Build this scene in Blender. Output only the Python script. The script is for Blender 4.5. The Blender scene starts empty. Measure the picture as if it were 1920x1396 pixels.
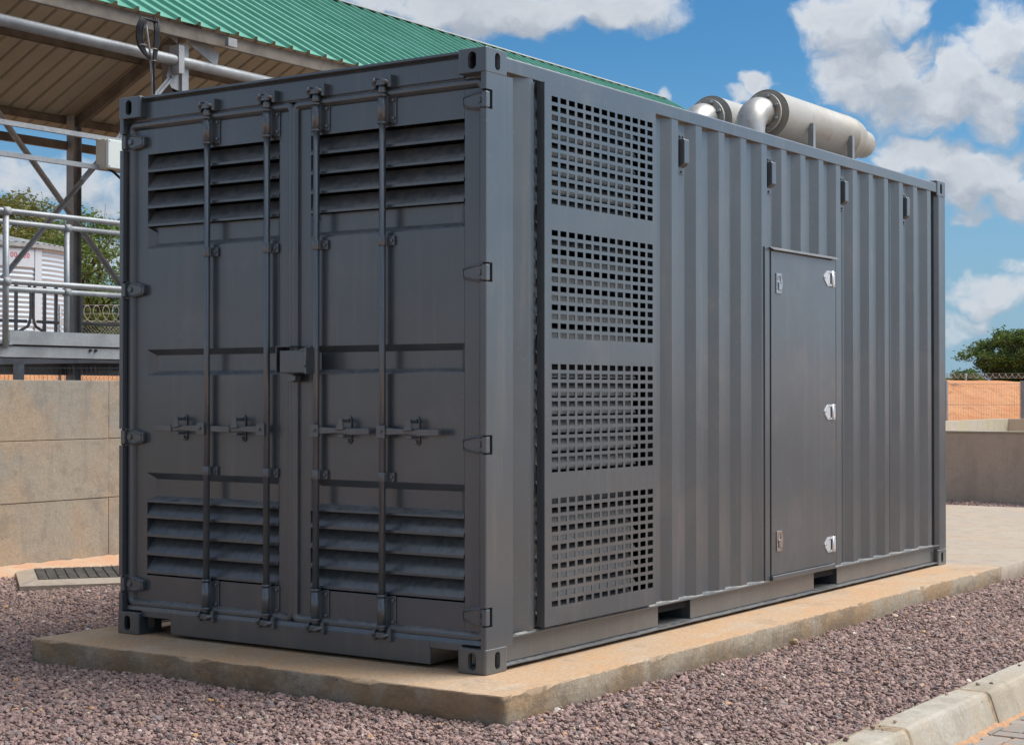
import bpy, bmesh, math, random
import numpy as np
from mathutils import Vector, Matrix

R = math.radians
rnd = random.Random(7)
SC = bpy.context.scene
COL = SC.collection

# ------------------------------------------------------------------ camera
cam_d = bpy.data.cameras.new('camera')
cam = bpy.data.objects.new('camera', cam_d); COL.objects.link(cam)
cam_d.sensor_width = 36.0; cam_d.lens = 58.575
cam_d.clip_start = 0.1; cam_d.clip_end = 3000
yaw, pitch = 0.5994, 0.012
f = Vector((-math.sin(yaw) * math.cos(pitch), math.cos(yaw) * math.cos(pitch), math.sin(pitch)))
r = Vector((math.cos(yaw), math.sin(yaw), 0)); u = r.cross(f)
m = Matrix((r, u, -f)).transposed().to_4x4(); m.translation = Vector((4.4214, -6.2556, 1.2994))
cam.matrix_world = m
SC.camera = cam

# ------------------------------------------------------------------ sky, sun, exposure
SUN_AZ, SUN_EL = 47.0, 53.0          # azimuth from +Y towards +X
SC.view_settings.view_transform = 'Standard'; SC.view_settings.look = 'None'
SC.view_settings.exposure = 0.27; SC.view_settings.gamma = 1.0
SC.view_settings.use_curve_mapping = False

world = bpy.data.worlds.new('World'); SC.world = world; world.use_nodes = True
def build_world():
    nt = world.node_tree; N = nt.nodes; L = nt.links; N.clear()
    def nd(t, **k):
        n = N.new(t)
        for a, b in k.items(): setattr(n, a, b)
        return n
    def val(x, sock):
        if isinstance(x, (int, float)): sock.default_value = x
        elif isinstance(x, (tuple, list)): sock.default_value = x
        else: L.new(x, sock)
    def M(op, a, b=0.0, c=0.0):
        n = nd('ShaderNodeMath', operation=op); val(a, n.inputs[0]); val(b, n.inputs[1]); val(c, n.inputs[2]); return n.outputs[0]
    def V(op, a, b=(0, 0, 0), s=None):
        n = nd('ShaderNodeVectorMath', operation=op); val(a, n.inputs[0]); val(b, n.inputs[1])
        if s is not None: val(s, n.inputs['Scale'])
        return n.outputs['Value'] if op in ('LENGTH', 'DOT_PRODUCT') else n.outputs['Vector']
    def ramp(x, a, b, c=0.0, d=1.0, smooth=True):
        n = nd('ShaderNodeMapRange'); n.interpolation_type = 'SMOOTHSTEP' if smooth else 'LINEAR'
        val(x, n.inputs['Value']); val(a, n.inputs['From Min']); val(b, n.inputs['From Max']); val(c, n.inputs['To Min']); val(d, n.inputs['To Max'])
        return n.outputs['Result']
    def mixc(fac, a, b):
        n = nd('ShaderNodeMix', data_type='RGBA'); val(fac, n.inputs[0]); val(a, n.inputs[6]); val(b, n.inputs[7]); return n.outputs[2]
    tc = nd('ShaderNodeTexCoord'); d = V('NORMALIZE', tc.outputs['Generated'])
    sp = nd('ShaderNodeSeparateXYZ'); L.new(d, sp.inputs[0])
    x, y, z = sp.outputs
    az = M('MULTIPLY', M('ARCTAN2', x, y), 57.2958); el = M('MULTIPLY', M('ARCSINE', z), 57.2958)
    cb = nd('ShaderNodeCombineXYZ'); L.new(az, cb.inputs[0]); L.new(el, cb.inputs[1]); p = cb.outputs[0]   # degrees on the sky
    # clouds: (azimuth, elevation, half width, half height, weight) in degrees
    blobs = [(-31.2, 13.0, 3.21, 1.14, 1.00), (-35.1, 13.0, 4.59, 1.28, 1.00), (-38.7, 13.3, 2.39, 0.73, 0.90), (-22.9, 12.3, 2.02, 1.47, 1.00), (-22.1, 10.6, 2.57, 1.56, 1.00), (-20.2, 9.6, 2.39, 1.38, 1.00), (-21.0, 12.6, 1.28, 1.10, 0.80), (-17.8, 11.5, 1.74, 1.56, 1.00), (-18.1, 9.5, 2.20, 1.28, 1.00), (-19.3, 10.6, 1.28, 1.10, 0.90), (-20.7, 7.9, 2.02, 0.92, 0.95), (-18.8, 7.3, 2.20, 1.28, 1.00), (-17.4, 6.4, 1.47, 1.10, 0.90), (-19.1, 5.9, 1.10, 0.55, 0.70), (-26.1, 10.3, 0.77, 0.55, 0.95), (-26.7, 9.9, 0.64, 0.33, 0.70), (-28.8, 9.9, 0.40, 0.55, 0.55), (-18.4, 3.2, 2.02, 0.92, 0.75), (-19.3, 2.2, 1.65, 0.55, 0.60), (-17.4, 4.1, 1.10, 0.55, 0.60), (-49.9, 7.1, 3.30, 1.10, 0.75), (-48.2, 4.5, 2.02, 1.01, 0.70), (-51.1, 5.2, 1.65, 0.92, 0.60), (-48.0, 6.5, 1.10, 0.73, 0.60), (-39.1, 17.6, 12.84, 2.20, 0.80), (-17.6, 16.0, 9.17, 2.94, 0.85)]
    def dens(pp):
        nz = nd('ShaderNodeTexNoise'); nz.inputs['Scale'].default_value = .55; nz.inputs['Detail'].default_value = 3; L.new(V('ADD', pp, (31.7, 4.1, 2.2)), nz.inputs['Vector'])
        w = V('SCALE', V('SUBTRACT', nz.outputs['Color'], (.5, .5, .5)), s=2.2)
        q = V('ADD', pp, w)
        acc = None
        for a, e, ra, re, wt in blobs:
            l = V('LENGTH', V('MULTIPLY', V('SUBTRACT', q, (a, e, 0)), (1 / ra, 1 / re, 0)))
            v = ramp(l, 1.3, .3, 0.0, wt)
            acc = v if acc is None else M('MAXIMUM', acc, v)
        # the rest of the sky: the same sort of broken cloud
        n2 = nd('ShaderNodeTexNoise'); n2.inputs['Scale'].default_value = .055; n2.inputs['Detail'].default_value = 4; L.new(V('MULTIPLY', pp, (1, 1.5, 1)), n2.inputs['Vector'])
        rest = ramp(n2.outputs[0], .40, .58, 0., .95)
        spq = nd('ShaderNodeSeparateXYZ'); L.new(pp, spq.inputs[0])
        off = M('ABSOLUTE', M('ADD', spq.outputs[0], 32.0))
        inframe = M('MULTIPLY', ramp(off, 21, 27, 1, 0), ramp(spq.outputs[1], 15.5, 20, 1, 0))
        acc = M('MAXIMUM', acc, M('MULTIPLY', rest, M('SUBTRACT', 1.0, inframe)))
        n3 = nd('ShaderNodeTexNoise'); n3.inputs['Scale'].default_value = .75; n3.inputs['Detail'].default_value = 9; n3.inputs['Roughness'].default_value = .6
        L.new(V('MULTIPLY', q, (1, 1.35, 1)), n3.inputs['Vector'])
        return M('ADD', acc, M('MULTIPLY', M('SUBTRACT', n3.outputs[0], .5), 1.25)), n3.outputs[0]
    d0, fine = dens(p)
    d1, _ = dens(V('ADD', p, (-.5, 1.0, 0)))
    alpha = ramp(d0, .26, .86)
    lit = ramp(M('SUBTRACT', d0, d1), -.42, .42, 0, 1)
    thick = ramp(d0, .6, 1.5, 1, .0)
    lit = M('MULTIPLY_ADD', lit, .60, M('MULTIPLY', thick, .36))
    ccol = mixc(lit, (.22, .265, .335, 1), (.53, .565, .61, 1))
    # clouds on the sun's side of the sky are brighter (forward scattering)
    sd = (math.sin(R(SUN_AZ)) * math.cos(R(SUN_EL)), math.cos(R(SUN_AZ)) * math.cos(R(SUN_EL)), math.sin(R(SUN_EL)))
    fw = M('POWER', M('MAXIMUM', V('DOT_PRODUCT', d, sd), 0.0), 4.0)
    ccol = V('SCALE', ccol, s=M('MULTIPLY_ADD', fw, 4.5, 1.0))
    sky = nd('ShaderNodeTexSky', sky_type='NISHITA'); sky.sun_disc = False
    sky.sun_elevation = R(SUN_EL); sky.sun_rotation = R(SUN_AZ); sky.altitude = 900; sky.air_density = 1.0; sky.dust_density = .35; sky.ozone_density = 2.2
    sc = V('MULTIPLY', sky.outputs[0], (.034, .068, .086))
    sc = mixc(ramp(el, 12.5, 0.0, 0, .85), sc, (.25, .37, .49, 1))
    # clouds thin out into the pale air near the horizon
    alpha = M('MULTIPLY', alpha, ramp(el, -.5, 2.5, .25, 1.0))
    out = mixc(alpha, sc, ccol)
    # below the horizon (only reflections ever see it): sandy ground
    out = mixc(ramp(el, -.6, -.1, 1, 0), out, (.20, .145, .10, 1))
    bg = nd('ShaderNodeBackground'); L.new(out, bg.inputs['Color']); bg.inputs['Strength'].default_value = 1.0
    o = nd('ShaderNodeOutputWorld'); L.new(bg.outputs[0], o.inputs[0])
    world.cycles.sampling_method = 'MANUAL'; world.cycles.sample_map_resolution = 512
build_world()

sun_d = bpy.data.lights.new('sun', 'SUN'); sun_d.energy = 3.5; sun_d.angle = R(45); sun_d.color = (1.0, .95, .88)
sun = bpy.data.objects.new('sun', sun_d); COL.objects.link(sun)
sdir = Vector((math.sin(R(SUN_AZ)) * math.cos(R(SUN_EL)), math.cos(R(SUN_AZ)) * math.cos(R(SUN_EL)), math.sin(R(SUN_EL))))
sun.rotation_euler = sdir.to_track_quat('Z', 'Y').to_euler(); sun.location = sdir * 40

# ------------------------------------------------------------------ materials
def mat(name, base, rough=.6, metal=0.0, spec=.5, var=0.0, var2=None, vscale=3.0, bump=0.0, bscale=20.0, detail=6, extra=None):
    mt = bpy.data.materials.new(name); mt.use_nodes = True
    nt = mt.node_tree; N = nt.nodes; L = nt.links; b = N['Principled BSDF']
    b.inputs['Roughness'].default_value = rough; b.inputs['Metallic'].default_value = metal; b.inputs['Specular IOR Level'].default_value = spec
    tc = N.new('ShaderNodeTexCoord'); geo = N.new('ShaderNodeNewGeometry')
    P = geo.outputs['Position']
    def nz(scale, det=6, ro=.55, vec=None, stretch=None):
        n = N.new('ShaderNodeTexNoise'); n.inputs['Scale'].default_value = scale; n.inputs['Detail'].default_value = det; n.inputs['Roughness'].default_value = ro
        v = vec or P
        if stretch:
            mm = N.new('ShaderNodeVectorMath'); mm.operation = 'MULTIPLY'; L.new(v, mm.inputs[0]); mm.inputs[1].default_value = stretch; v = mm.outputs[0]
        L.new(v, n.inputs['Vector']); return n.outputs[0]
    def ramp(x, a, b_, c=0., d=1.):
        n = N.new('ShaderNodeMapRange'); n.interpolation_type = 'SMOOTHSTEP'; L.new(x, n.inputs[0])
        for i, v in enumerate((a, b_, c, d)): n.inputs[i + 1].default_value = v
        return n.outputs[0]
    def mix(fac, a, c, blend='MIX'):
        n = N.new('ShaderNodeMix'); n.data_type = 'RGBA'; n.blend_type = blend
        if isinstance(fac, (int, float)): n.inputs[0].default_value = fac
        else: L.new(fac, n.inputs[0])
        for s, v in ((n.inputs[6], a), (n.inputs[7], c)):
            if isinstance(v, (tuple, list)): s.default_value = (*v[:3], 1)
            else: L.new(v, s)
        return n.outputs[2]
    def math_(op, a, b_=0.):
        n = N.new('ShaderNodeMath'); n.operation = op
        for s, v in ((n.inputs[0], a), (n.inputs[1], b_)):
            if isinstance(v, (int, float)): s.default_value = v
            else: L.new(v, s)
        return n.outputs[0]
    col = base
    if var or var2:
        c2 = var2 or tuple(c * (1 - var) for c in base)
        col = mix(ramp(nz(vscale, detail), .35, .68), base, c2)
    h = {'N': N, 'L': L, 'b': b, 'nz': nz, 'ramp': ramp, 'mix': mix, 'math': math_, 'geo': geo, 'col': col, 'tc': tc, 'P': P, 'bumps': []}
    if bump: h['bumps'].append((nz(bscale, 8), bump))
    if extra: extra(h); col = h['col']
    if isinstance(col, (tuple, list)): b.inputs['Base Color'].default_value = (*col[:3], 1)
    else: L.new(col, b.inputs['Base Color'])
    prev = None
    for hgt, dist in h['bumps']:
        bn = N.new('ShaderNodeBump'); bn.inputs['Strength'].default_value = 1.0; bn.inputs['Distance'].default_value = dist; L.new(hgt, bn.inputs['Height'])
        if prev: L.new(prev, bn.inputs['Normal'])
        prev = bn.outputs[0]
    if prev: L.new(prev, b.inputs['Normal'])
    return mt

def paint_extra(dust=True, wave=.004, dents=True):
    def f(h):
        N, L = h['N'], h['L']
        h['b'].inputs['Coat Weight'].default_value = .9; h['b'].inputs['Coat Roughness'].default_value = .25; h['b'].inputs['Coat IOR'].default_value = 1.8
        h['bumps'] += [(h['nz'](1.3, 2, .5), wave * 3.6), (h['nz'](55, 3), .00025)]
        # fine speckle, run marks and dust lying on flat ledges
        sp = h['ramp'](h['nz'](48, 2, .5), .69, .74)
        h['col'] = h['mix'](h['math']('MULTIPLY', sp, .28), h['col'], (.16, .16, .16))
        st = h['ramp'](h['nz'](11, 5, .6, stretch=(1, 1, .05)), .52, .72)
        h['col'] = h['mix'](h['math']('MULTIPLY', st, .22), h['col'], (.15, .14, .13))
        du = h['ramp'](h['nz'](1.9, 8, .68), .50, .70)
        h['col'] = h['mix'](h['math']('MULTIPLY', du, .20), h['col'], (.17, .145, .125))
        sw = h['ramp'](h['nz'](16, 3, .5, stretch=(1, 1, 3.2)), .70, .76)
        h['col'] = h['mix'](h['math']('MULTIPLY', sw, .22), h['col'], (.16, .155, .15))
        if dust:
            s = N.new('ShaderNodeSeparateXYZ'); L.new(h['geo'].outputs['True Normal'], s.inputs[0])
            up = h['ramp'](s.outputs[2], .35, .9)
            d = h['math']('MULTIPLY', up, h['ramp'](h['nz'](26, 7, .7), .32, .62))
            h['col'] = h['mix'](h['math']('MULTIPLY', d, .6), h['col'], (.27, .235, .20))
            rr = h['math']('ADD', h['math']('MULTIPLY', d, .35), h['ramp'](h['nz'](2.5, 4), .3, .7, .36, .50))
        else: rr = h['ramp'](h['nz'](2.5, 4), .3, .7, .36, .50)
        L.new(rr, h['b'].inputs['Roughness'])
    return f
PAINT = mat('dark_grey_paint', (.044, .059, .070), .42, spec=.55, var=.12, vscale=1.3, extra=paint_extra())
PAINT_BAR = mat('dark_grey_bar_paint', (.054, .071, .085), .4, spec=.6, var=.15, vscale=9, extra=paint_extra(wave=.0002))
BLACK = mat('dark_interior', (.012, .012, .013), .9)  # near-black stands in for shade inside the container; platform bolts use it too
RUBBER = mat('black_rubber', (.012, .012, .014), .5, spec=.3)
CHROME = mat('bright_steel', (.62, .63, .64), .22, 1.0, bump=.0006, bscale=80, var=.35, vscale=60)
ZINC = mat('zinc_plate', (.70, .72, .74), .42, .6, bump=.0004, bscale=90)

def galv_extra(h):
    v = h['N'].new('ShaderNodeTexVoronoi'); v.inputs['Scale'].default_value = 60; h['L'].new(h['P'], v.inputs['Vector'])
    s = h['N'].new('ShaderNodeSeparateColor'); h['L'].new(v.outputs['Color'], s.inputs[0])
    h['col'] = h['mix'](h['math']('MULTIPLY', s.outputs[0], .35), h['col'], (.24, .25, .26))
    st = h['ramp'](h['nz'](4, 6, .65), .55, .72)
    h['col'] = h['mix'](h['math']('MULTIPLY', st, .5), h['col'], (.20, .185, .165))
GALV = mat('galvanised_steel', (.36, .38, .39), .5, .35, var=.25, vscale=5, bump=.001, bscale=30, extra=galv_extra)
GALV_OLD = mat('weathered_galvanised_steel', (.37, .385, .385), .6, .2, var=.3, vscale=4, bump=.001, bscale=30, extra=galv_extra)
STEEL_BROWN = mat('dull_brown_steel', (.20, .175, .145), .7, .1, var=.35, vscale=5, bump=.001, bscale=40)
GREEN = mat('green_roof_paint', (.085, .30, .205), .45, spec=.5, var2=(.13, .36, .27), vscale=2, bump=.0005, bscale=8)
BEIGE = mat('beige_roof_underside', (.46, .43, .33), .6, var=.14, vscale=.9)
RIDGE = mat('pale_ridge_metal', (.36, .37, .34), .5, .2, var=.2)

def conc_extra(stain, grime, pits=True, lift=None):
    def f(h):
        a = h['ramp'](h['nz'](1.6, 7, .62), .44, .60)
        h['col'] = h['mix'](h['math']('MULTIPLY', a, .65), h['col'], stain)
        g = h['ramp'](h['nz'](5.5, 8, .7), .50, .64)
        h['col'] = h['mix'](h['math']('MULTIPLY', g, .42), h['col'], grime)
        st = h['ramp'](h['nz'](5, 6, .6, stretch=(1, 1, .12)), .50, .66)
        h['col'] = h['mix'](h['math']('MULTIPLY', st, .40), h['col'], grime)
        f2 = h['nz'](70, 5, .7)
        h['col'] = h['mix'](h['ramp'](f2, .35, .65, .0, .40), h['col'], grime)
        if pits:
            v = h['N'].new('ShaderNodeTexVoronoi'); v.inputs['Scale'].default_value = 11; h['L'].new(h['P'], v.inputs['Vector'])
            dd = h['ramp'](v.outputs['Distance'], .05, .085, 1, 0)
            k = h['math']('MULTIPLY', dd, h['ramp'](h['nz'](2.2, 2), .5, .62))
            h['col'] = h['mix'](h['math']('MULTIPLY', k, .75), h['col'], (.07, .055, .045))
        h['bumps'] += [(h['nz'](9, 8, .7), .006), (h['nz'](90, 4, .6), .0012)]
    return f
WALL_C = mat('board_marked_concrete', (.44, .365, .275), .85, var2=(.36, .32, .26), vscale=1.1, extra=conc_extra((.50, .35, .22), (.21, .18, .145)))
WALL_T = mat('rendered_concrete', (.64, .515, .40), .9, var2=(.56, .455, .35), vscale=.7, extra=conc_extra((.60, .48, .36), (.42, .335, .255), False))
WALL_P = mat('pale_concrete', (.50, .44, .36), .85, var2=(.42, .37, .30), vscale=.8, extra=conc_extra((.46, .42, .24), (.33, .28, .22), False))
PAVE = mat('pavement_concrete', (.46, .375, .28), .85, var2=(.42, .35, .28), vscale=.6, extra=conc_extra((.48, .345, .225), (.27, .23, .19), False))
KERB_C = mat('kerb_concrete', (.43, .38, .31), .85, var2=(.48, .44, .37), vscale=2.2, extra=conc_extra((.42, .33, .22), (.25, .215, .16)))
def slab_extra(h):
    N, L = h['N'], h['L']
    w = h['ramp'](h['nz'](3.2, 8, .72, stretch=(1, .45, 1)), .45, .56)
    h['col'] = h['mix'](h['math']('MULTIPLY', w, .6), h['col'], (.61, .345, .165))
    w2 = h['ramp'](h['nz'](1.3, 6, .6), .48, .60)
    h['col'] = h['mix'](h['math']('MULTIPLY', w2, .5), h['col'], (.52, .42, .31))
    dk = h['ramp'](h['nz'](2.4, 9, .72), .53, .63)
    h['col'] = h['mix'](h['math']('MULTIPLY', dk, .40), h['col'], (.27, .215, .165))
    pl = h['ramp'](h['nz'](6, 7, .7, stretch=(1, .3, 1)), .55, .66)
    h['col'] = h['mix'](h['math']('MULTIPLY', pl, .35), h['col'], (.64, .55, .44))
    # side faces: rough cast, grey to brown with dark stains
    s = N.new('ShaderNodeSeparateXYZ'); L.new(h['geo'].outputs['True Normal'], s.inputs[0])
    side = h['ramp'](s.outputs[2], .5, .9, 1, 0)
    a = h['ramp'](h['nz'](1.7, 6, .65), .42, .56)
    sc = h['mix'](a, (.44, .37, .275), (.42, .275, .145))
    b = h['ramp'](h['nz'](3.5, 8, .75, stretch=(1, 1, 2)), .47, .57)
    sc = h['mix'](h['math']('MULTIPLY', b, .55), sc, (.17, .135, .095))
    h['col'] = h['mix'](side, h['col'], sc)
    f2 = h['nz'](45, 6, .75)
    h['col'] = h['mix'](h['ramp'](f2, .35, .65, 0, .45), h['col'], (.25, .18, .12))
    sp = h['ramp'](h['nz'](24, 2, .5), .74, .78)
    h['col'] = h['mix'](h['math']('MULTIPLY', sp, .8), h['col'], (.10, .08, .06))
    h['bumps'] += [(h['nz'](7, 8, .7), .008), (h['math']('MULTIPLY', h['nz'](32, 8, .8), h['math']('ADD', side, .25)), .014)]
SLAB = mat('plinth_concrete', (.56, .375, .225), .85, extra=slab_extra)
def sand_extra(h):
    g = h['ramp'](h['nz'](1.5, 9, .78, stretch=(.5, .5, 1.8)), .54, .62)
    h['col'] = h['mix'](h['math']('MULTIPLY', g, .75), h['col'], (.17, .075, .035))
    h['bumps'] += [(h['nz'](1.5, 9, .7), .12)]
SAND = mat('orange_sand', (.60, .25, .10), .95, var2=(.64, .31, .145), vscale=.8, extra=sand_extra)
GROUND = mat('sandy_ground', (.40, .24, .14), .95, var2=(.32, .20, .13), vscale=.3, bump=.02, bscale=4)
BED = mat('gravel_bed', (.17, .125, .115), .95, var2=(.07, .05, .047), vscale=55, bump=.012, bscale=60)
def paver_extra(h):
    inf = h['N'].new('ShaderNodeObjectInfo')
    h['col'] = h['mix'](h['ramp'](inf.outputs['Random'], 0, 1), h['col'], (.24, .215, .185))
    o = h['ramp'](h['nz'](14, 6, .7), .56, .66)
    h['col'] = h['mix'](h['math']('MULTIPLY', o, .8), h['col'], (.55, .27, .12))
PAVER = mat('clay_grey_paver', (.31, .265, .225), .9, bump=.003, bscale=60, extra=paver_extra)
ORANGE = mat('orange_joint_sand', (.52, .27, .13), .95, var2=(.36, .23, .14), vscale=20, bump=.006, bscale=50)
def alu_extra(h):
    r_ = h['ramp'](h['nz'](3.2, 6, .65, stretch=(1, .5, 1)), .47, .60)
    h['col'] = h['mix'](h['math']('MULTIPLY', r_, .5), h['col'], (.31, .275, .215))
    r2 = h['ramp'](h['nz'](9, 7, .72), .58, .66)
    h['col'] = h['mix'](h['math']('MULTIPLY', r2, .5), h['col'], (.30, .17, .08))
ALU = mat('heat_paint_silencer', (.37, .365, .34), .55, .15, extra=alu_extra, bump=.0008, bscale=30)
ALU2 = mat('bright_elbow_paint', (.48, .485, .48), .42, .5, extra=alu_extra, bump=.0008, bscale=25)
def tank_extra(h):
    h['bumps'] += []
TANK = mat('tank_corrugated_steel', (.47, .54, .60), .5, .15, var=.12, vscale=.6)
WHITE = mat('white_plastic', (.62, .66, .62), .45, spec=.4)
RED = mat('red_lettering', (.55, .06, .06), .6)
BARK = mat('bark', (.10, .07, .05), .9, var=.4, vscale=6)
def leaf_mat(name, a, b_):
    def e(h):
        rr = h['geo'].outputs['Random Per Island']
        h['col'] = h['mix'](h['ramp'](rr, .0, 1.), a, b_)
    m_ = mat(name, a, .6, spec=.3, extra=e)
    b = m_.node_tree.nodes['Principled BSDF']
    b.inputs['Subsurface Weight'].default_value = 0.0
    N = m_.node_tree.nodes; L = m_.node_tree.links
    tr = N.new('ShaderNodeBsdfTranslucent'); mx = N.new('ShaderNodeMixShader'); mx.inputs[0].default_value = .3
    out = [n for n in N if n.type == 'OUTPUT_MATERIAL'][0]
    src = b.inputs['Base Color'].links[0].from_socket; L.new(src, tr.inputs[0])
    L.new(b.outputs[0], mx.inputs[1]); L.new(tr.outputs[0], mx.inputs[2]); L.new(mx.outputs[0], out.inputs[0])
    return m_
LEAF_A = leaf_mat('olive_leaves', (.12, .13, .025), (.27, .25, .07))
LEAF_B = leaf_mat('green_leaves', (.08, .14, .025), (.21, .27, .06))
LEAF_C = leaf_mat('dark_acacia_leaves', (.05, .095, .022), (.15, .22, .05))
def stone_extra(h):
    inf = h['N'].new('ShaderNodeObjectInfo'); rr = inf.outputs['Random']
    cr = h['N'].new('ShaderNodeValToRGB'); h['L'].new(rr, cr.inputs[0]); e = cr.color_ramp; e.interpolation = 'CONSTANT'
    cols = [(0, (0.224, 0.138, 0.115)), (.16, (0.311, 0.192, 0.161)), (.32, (0.261, 0.163, 0.144)), (.46, (0.368, 0.237, 0.195)), (.60, (0.174, 0.111, 0.095)), (.70, (0.332, 0.211, 0.176)),
            (.80, (0.419, 0.282, 0.232)), (.88, (0.224, 0.185, 0.176)), (.925, (0.087, 0.078, 0.077)), (.955, (0.492, 0.365, 0.266)), (.978, (0.579, 0.307, 0.134)), (.99, (0.670, 0.592, 0.496))]
    e.elements[0].position = 0; e.elements[0].color = (*cols[0][1], 1); e.elements[1].position = cols[1][0]; e.elements[1].color = (*cols[1][1], 1)
    for p_, c_ in cols[2:]:
        k = e.elements.new(p_); k.color = (*c_, 1)
    h['col'] = h['mix'](h['ramp'](h['nz'](160, 3, .6), .35, .65, 0, .35), cr.outputs[0], (.36, .28, .26))
    big = h['ramp'](h['nz'](1.0, 3, .5), .56, .70)
    h['col'] = h['mix'](h['math']('MULTIPLY', big, .30), h['col'], (.36, .27, .19))
STONE = mat('crushed_stone', (.3, .2, .2), .85, extra=stone_extra)

# ------------------------------------------------------------------ mesh helpers
class MB:
    def __init__(s): s.v = []; s.f = []; s.sm = []
    def add(s, vs, fs, smooth=False):
        o = len(s.v); s.v += [tuple(map(float, v)) for v in vs]; s.f += [tuple(i + o for i in f_) for f_ in fs]; s.sm += [smooth] * len(fs); return s
    def box(s, x0, x1, y0, y1, z0, z1):
        return s.add([(x, y, z) for x in (x0, x1) for y in (y0, y1) for z in (z0, z1)], [(0, 1, 3, 2), (4, 6, 7, 5), (0, 4, 5, 1), (2, 3, 7, 6), (0, 2, 6, 4), (1, 5, 7, 3)])
    def prism(s, poly, axis, a, b):
        n = len(poly)
        def mk(p, t): return {'x': (t, p[0], p[1]), 'y': (p[0], t, p[1]), 'z': (p[0], p[1], t)}[axis]
        return s.add([mk(p, a) for p in poly] + [mk(p, b) for p in poly], [tuple(range(n)), tuple(range(2 * n - 1, n - 1, -1))] + [(i, (i + 1) % n, n + (i + 1) % n, n + i) for i in range(n)])
    def tube(s, path, rad, n=12, caps=True, closed=False):
        P = [Vector(p) for p in path]; rings = []
        rads = rad if isinstance(rad, (list, tuple)) else [rad] * len(P)
        up = None; vs = []
        for i, p in enumerate(P):
            if closed: t = (P[(i + 1) % len(P)] - P[i - 1])
            else: t = (P[min(i + 1, len(P) - 1)] - P[max(i - 1, 0)])
            t.normalize()
            if up is None:
                up = Vector((0, 0, 1)) if abs(t.z) < .9 else Vector((1, 0, 0))
                up = (up - t * up.dot(t)).normalized()
            else: up = (up - t * up.dot(t)).normalized()
            sd = t.cross(up)
            vs += [tuple(p + (up * math.cos(2 * math.pi * k / n) + sd * math.sin(2 * math.pi * k / n)) * rads[i]) for k in range(n)]
        fs = []
        m_ = len(P)
        for i in range(m_ if closed else m_ - 1):
            for k in range(n):
                a = i * n + k; b_ = i * n + (k + 1) % n; c = ((i + 1) % m_) * n + (k + 1) % n; d = ((i + 1) % m_) * n + k
                fs.append((a, b_, c, d))
        s.add(vs, fs, True)
        if caps and not closed:
            o = len(s.v) - len(vs); s.f += [tuple(o + k for k in range(n)), tuple(o + (m_ - 1) * n + k for k in range(n - 1, -1, -1))]; s.sm += [False, False]
        return s
    def cyl(s, p0, p1, r0, r1=None, n=16): return s.tube([p0, p1], [r0, r0 if r1 is None else r1], n)
    def beam(s, p0, p1, w, h, up=(0, 0, 1), off=0):
        p0 = Vector(p0); p1 = Vector(p1); t = (p1 - p0).normalized(); up = Vector(up); up = (up - t * up.dot(t)).normalized(); sd = t.cross(up)
        vs = [p + sd * (a * w / 2) + up * (b_ * h / 2 + off) for p in (p0, p1) for a, b_ in ((-1, -1), (1, -1), (1, 1), (-1, 1))]
        return s.add(vs, [(0, 1, 2, 3), (7, 6, 5, 4)] + [(i, (i + 1) % 4, 4 + (i + 1) % 4, 4 + i) for i in range(4)])
    def channel(s, p0, p1, w, h, t=.006, up=(0, 0, 1), lip=True):
        """web of height h (along up), two flanges of depth w to the side"""
        p0 = Vector(p0); p1 = Vector(p1); d = (p1 - p0).normalized(); U = Vector(up); U = (U - d * U.dot(d)).normalized(); S = d.cross(U)
        s.beam(p0, p1, t, h, up)
        for sg in (1, -1): s.beam(p0 + S * (w / 2 + t / 2) + U * sg * (h / 2 - t / 2), p1 + S * (w / 2 + t / 2) + U * sg * (h / 2 - t / 2), w, t, up)
        return s
    def build(s, name, material, parent=None, bevel=0, seg=2, merge=False, **props):
        me = bpy.data.meshes.new(name); me.from_pydata(s.v, [], s.f)
        me.polygons.foreach_set('use_smooth', s.sm)
        bm = bmesh.new(); bm.from_mesh(me)
        if merge: bmesh.ops.remove_doubles(bm, verts=bm.verts, dist=1e-5)
        bmesh.ops.recalc_face_normals(bm, faces=bm.faces); bm.to_mesh(me); bm.free()
        me.materials.append(material)
        return link(name, me, parent, bevel, seg, **props)
def link(name, me, parent=None, bevel=0, seg=2, **props):
    o = bpy.data.objects.new(name, me); COL.objects.link(o); o.parent = parent
    if bevel:
        b = o.modifiers.new('bevel', 'BEVEL'); b.width = bevel; b.segments = seg; b.limit_method = 'ANGLE'; b.angle_limit = R(35); b.harden_normals = False
    for k, v in props.items(): o[k] = v
    return o
def empty(name, loc, label=None, category=None, group=None, kind=None):
    o = bpy.data.objects.new(name, None); COL.objects.link(o); o.location = loc; o.empty_display_size = .1
    for k, v in (('label', label), ('category', category), ('group', group), ('kind', kind)):
        if v: o[k] = v
    return o
def copy_tree(o, parent=None, delta=None, label=None):
    c = o.copy(); COL.objects.link(c); c.parent = parent
    if delta is not None: c.location = Vector(o.location) + Vector(delta)
    if label: c['label'] = label
    for ch in list(o.children):
        copy_tree(ch, c)
    return c

# ================================================================== SETTING
W, L_, H = 2.438, 6.058, 2.896
GZ = -.118
MB().add([(-900, -900, -.30), (900, -900, -.30), (900, 900, -.30), (-900, 900, -.30)], [(0, 1, 2, 3)]).build('ground', GROUND, kind='structure')
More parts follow.
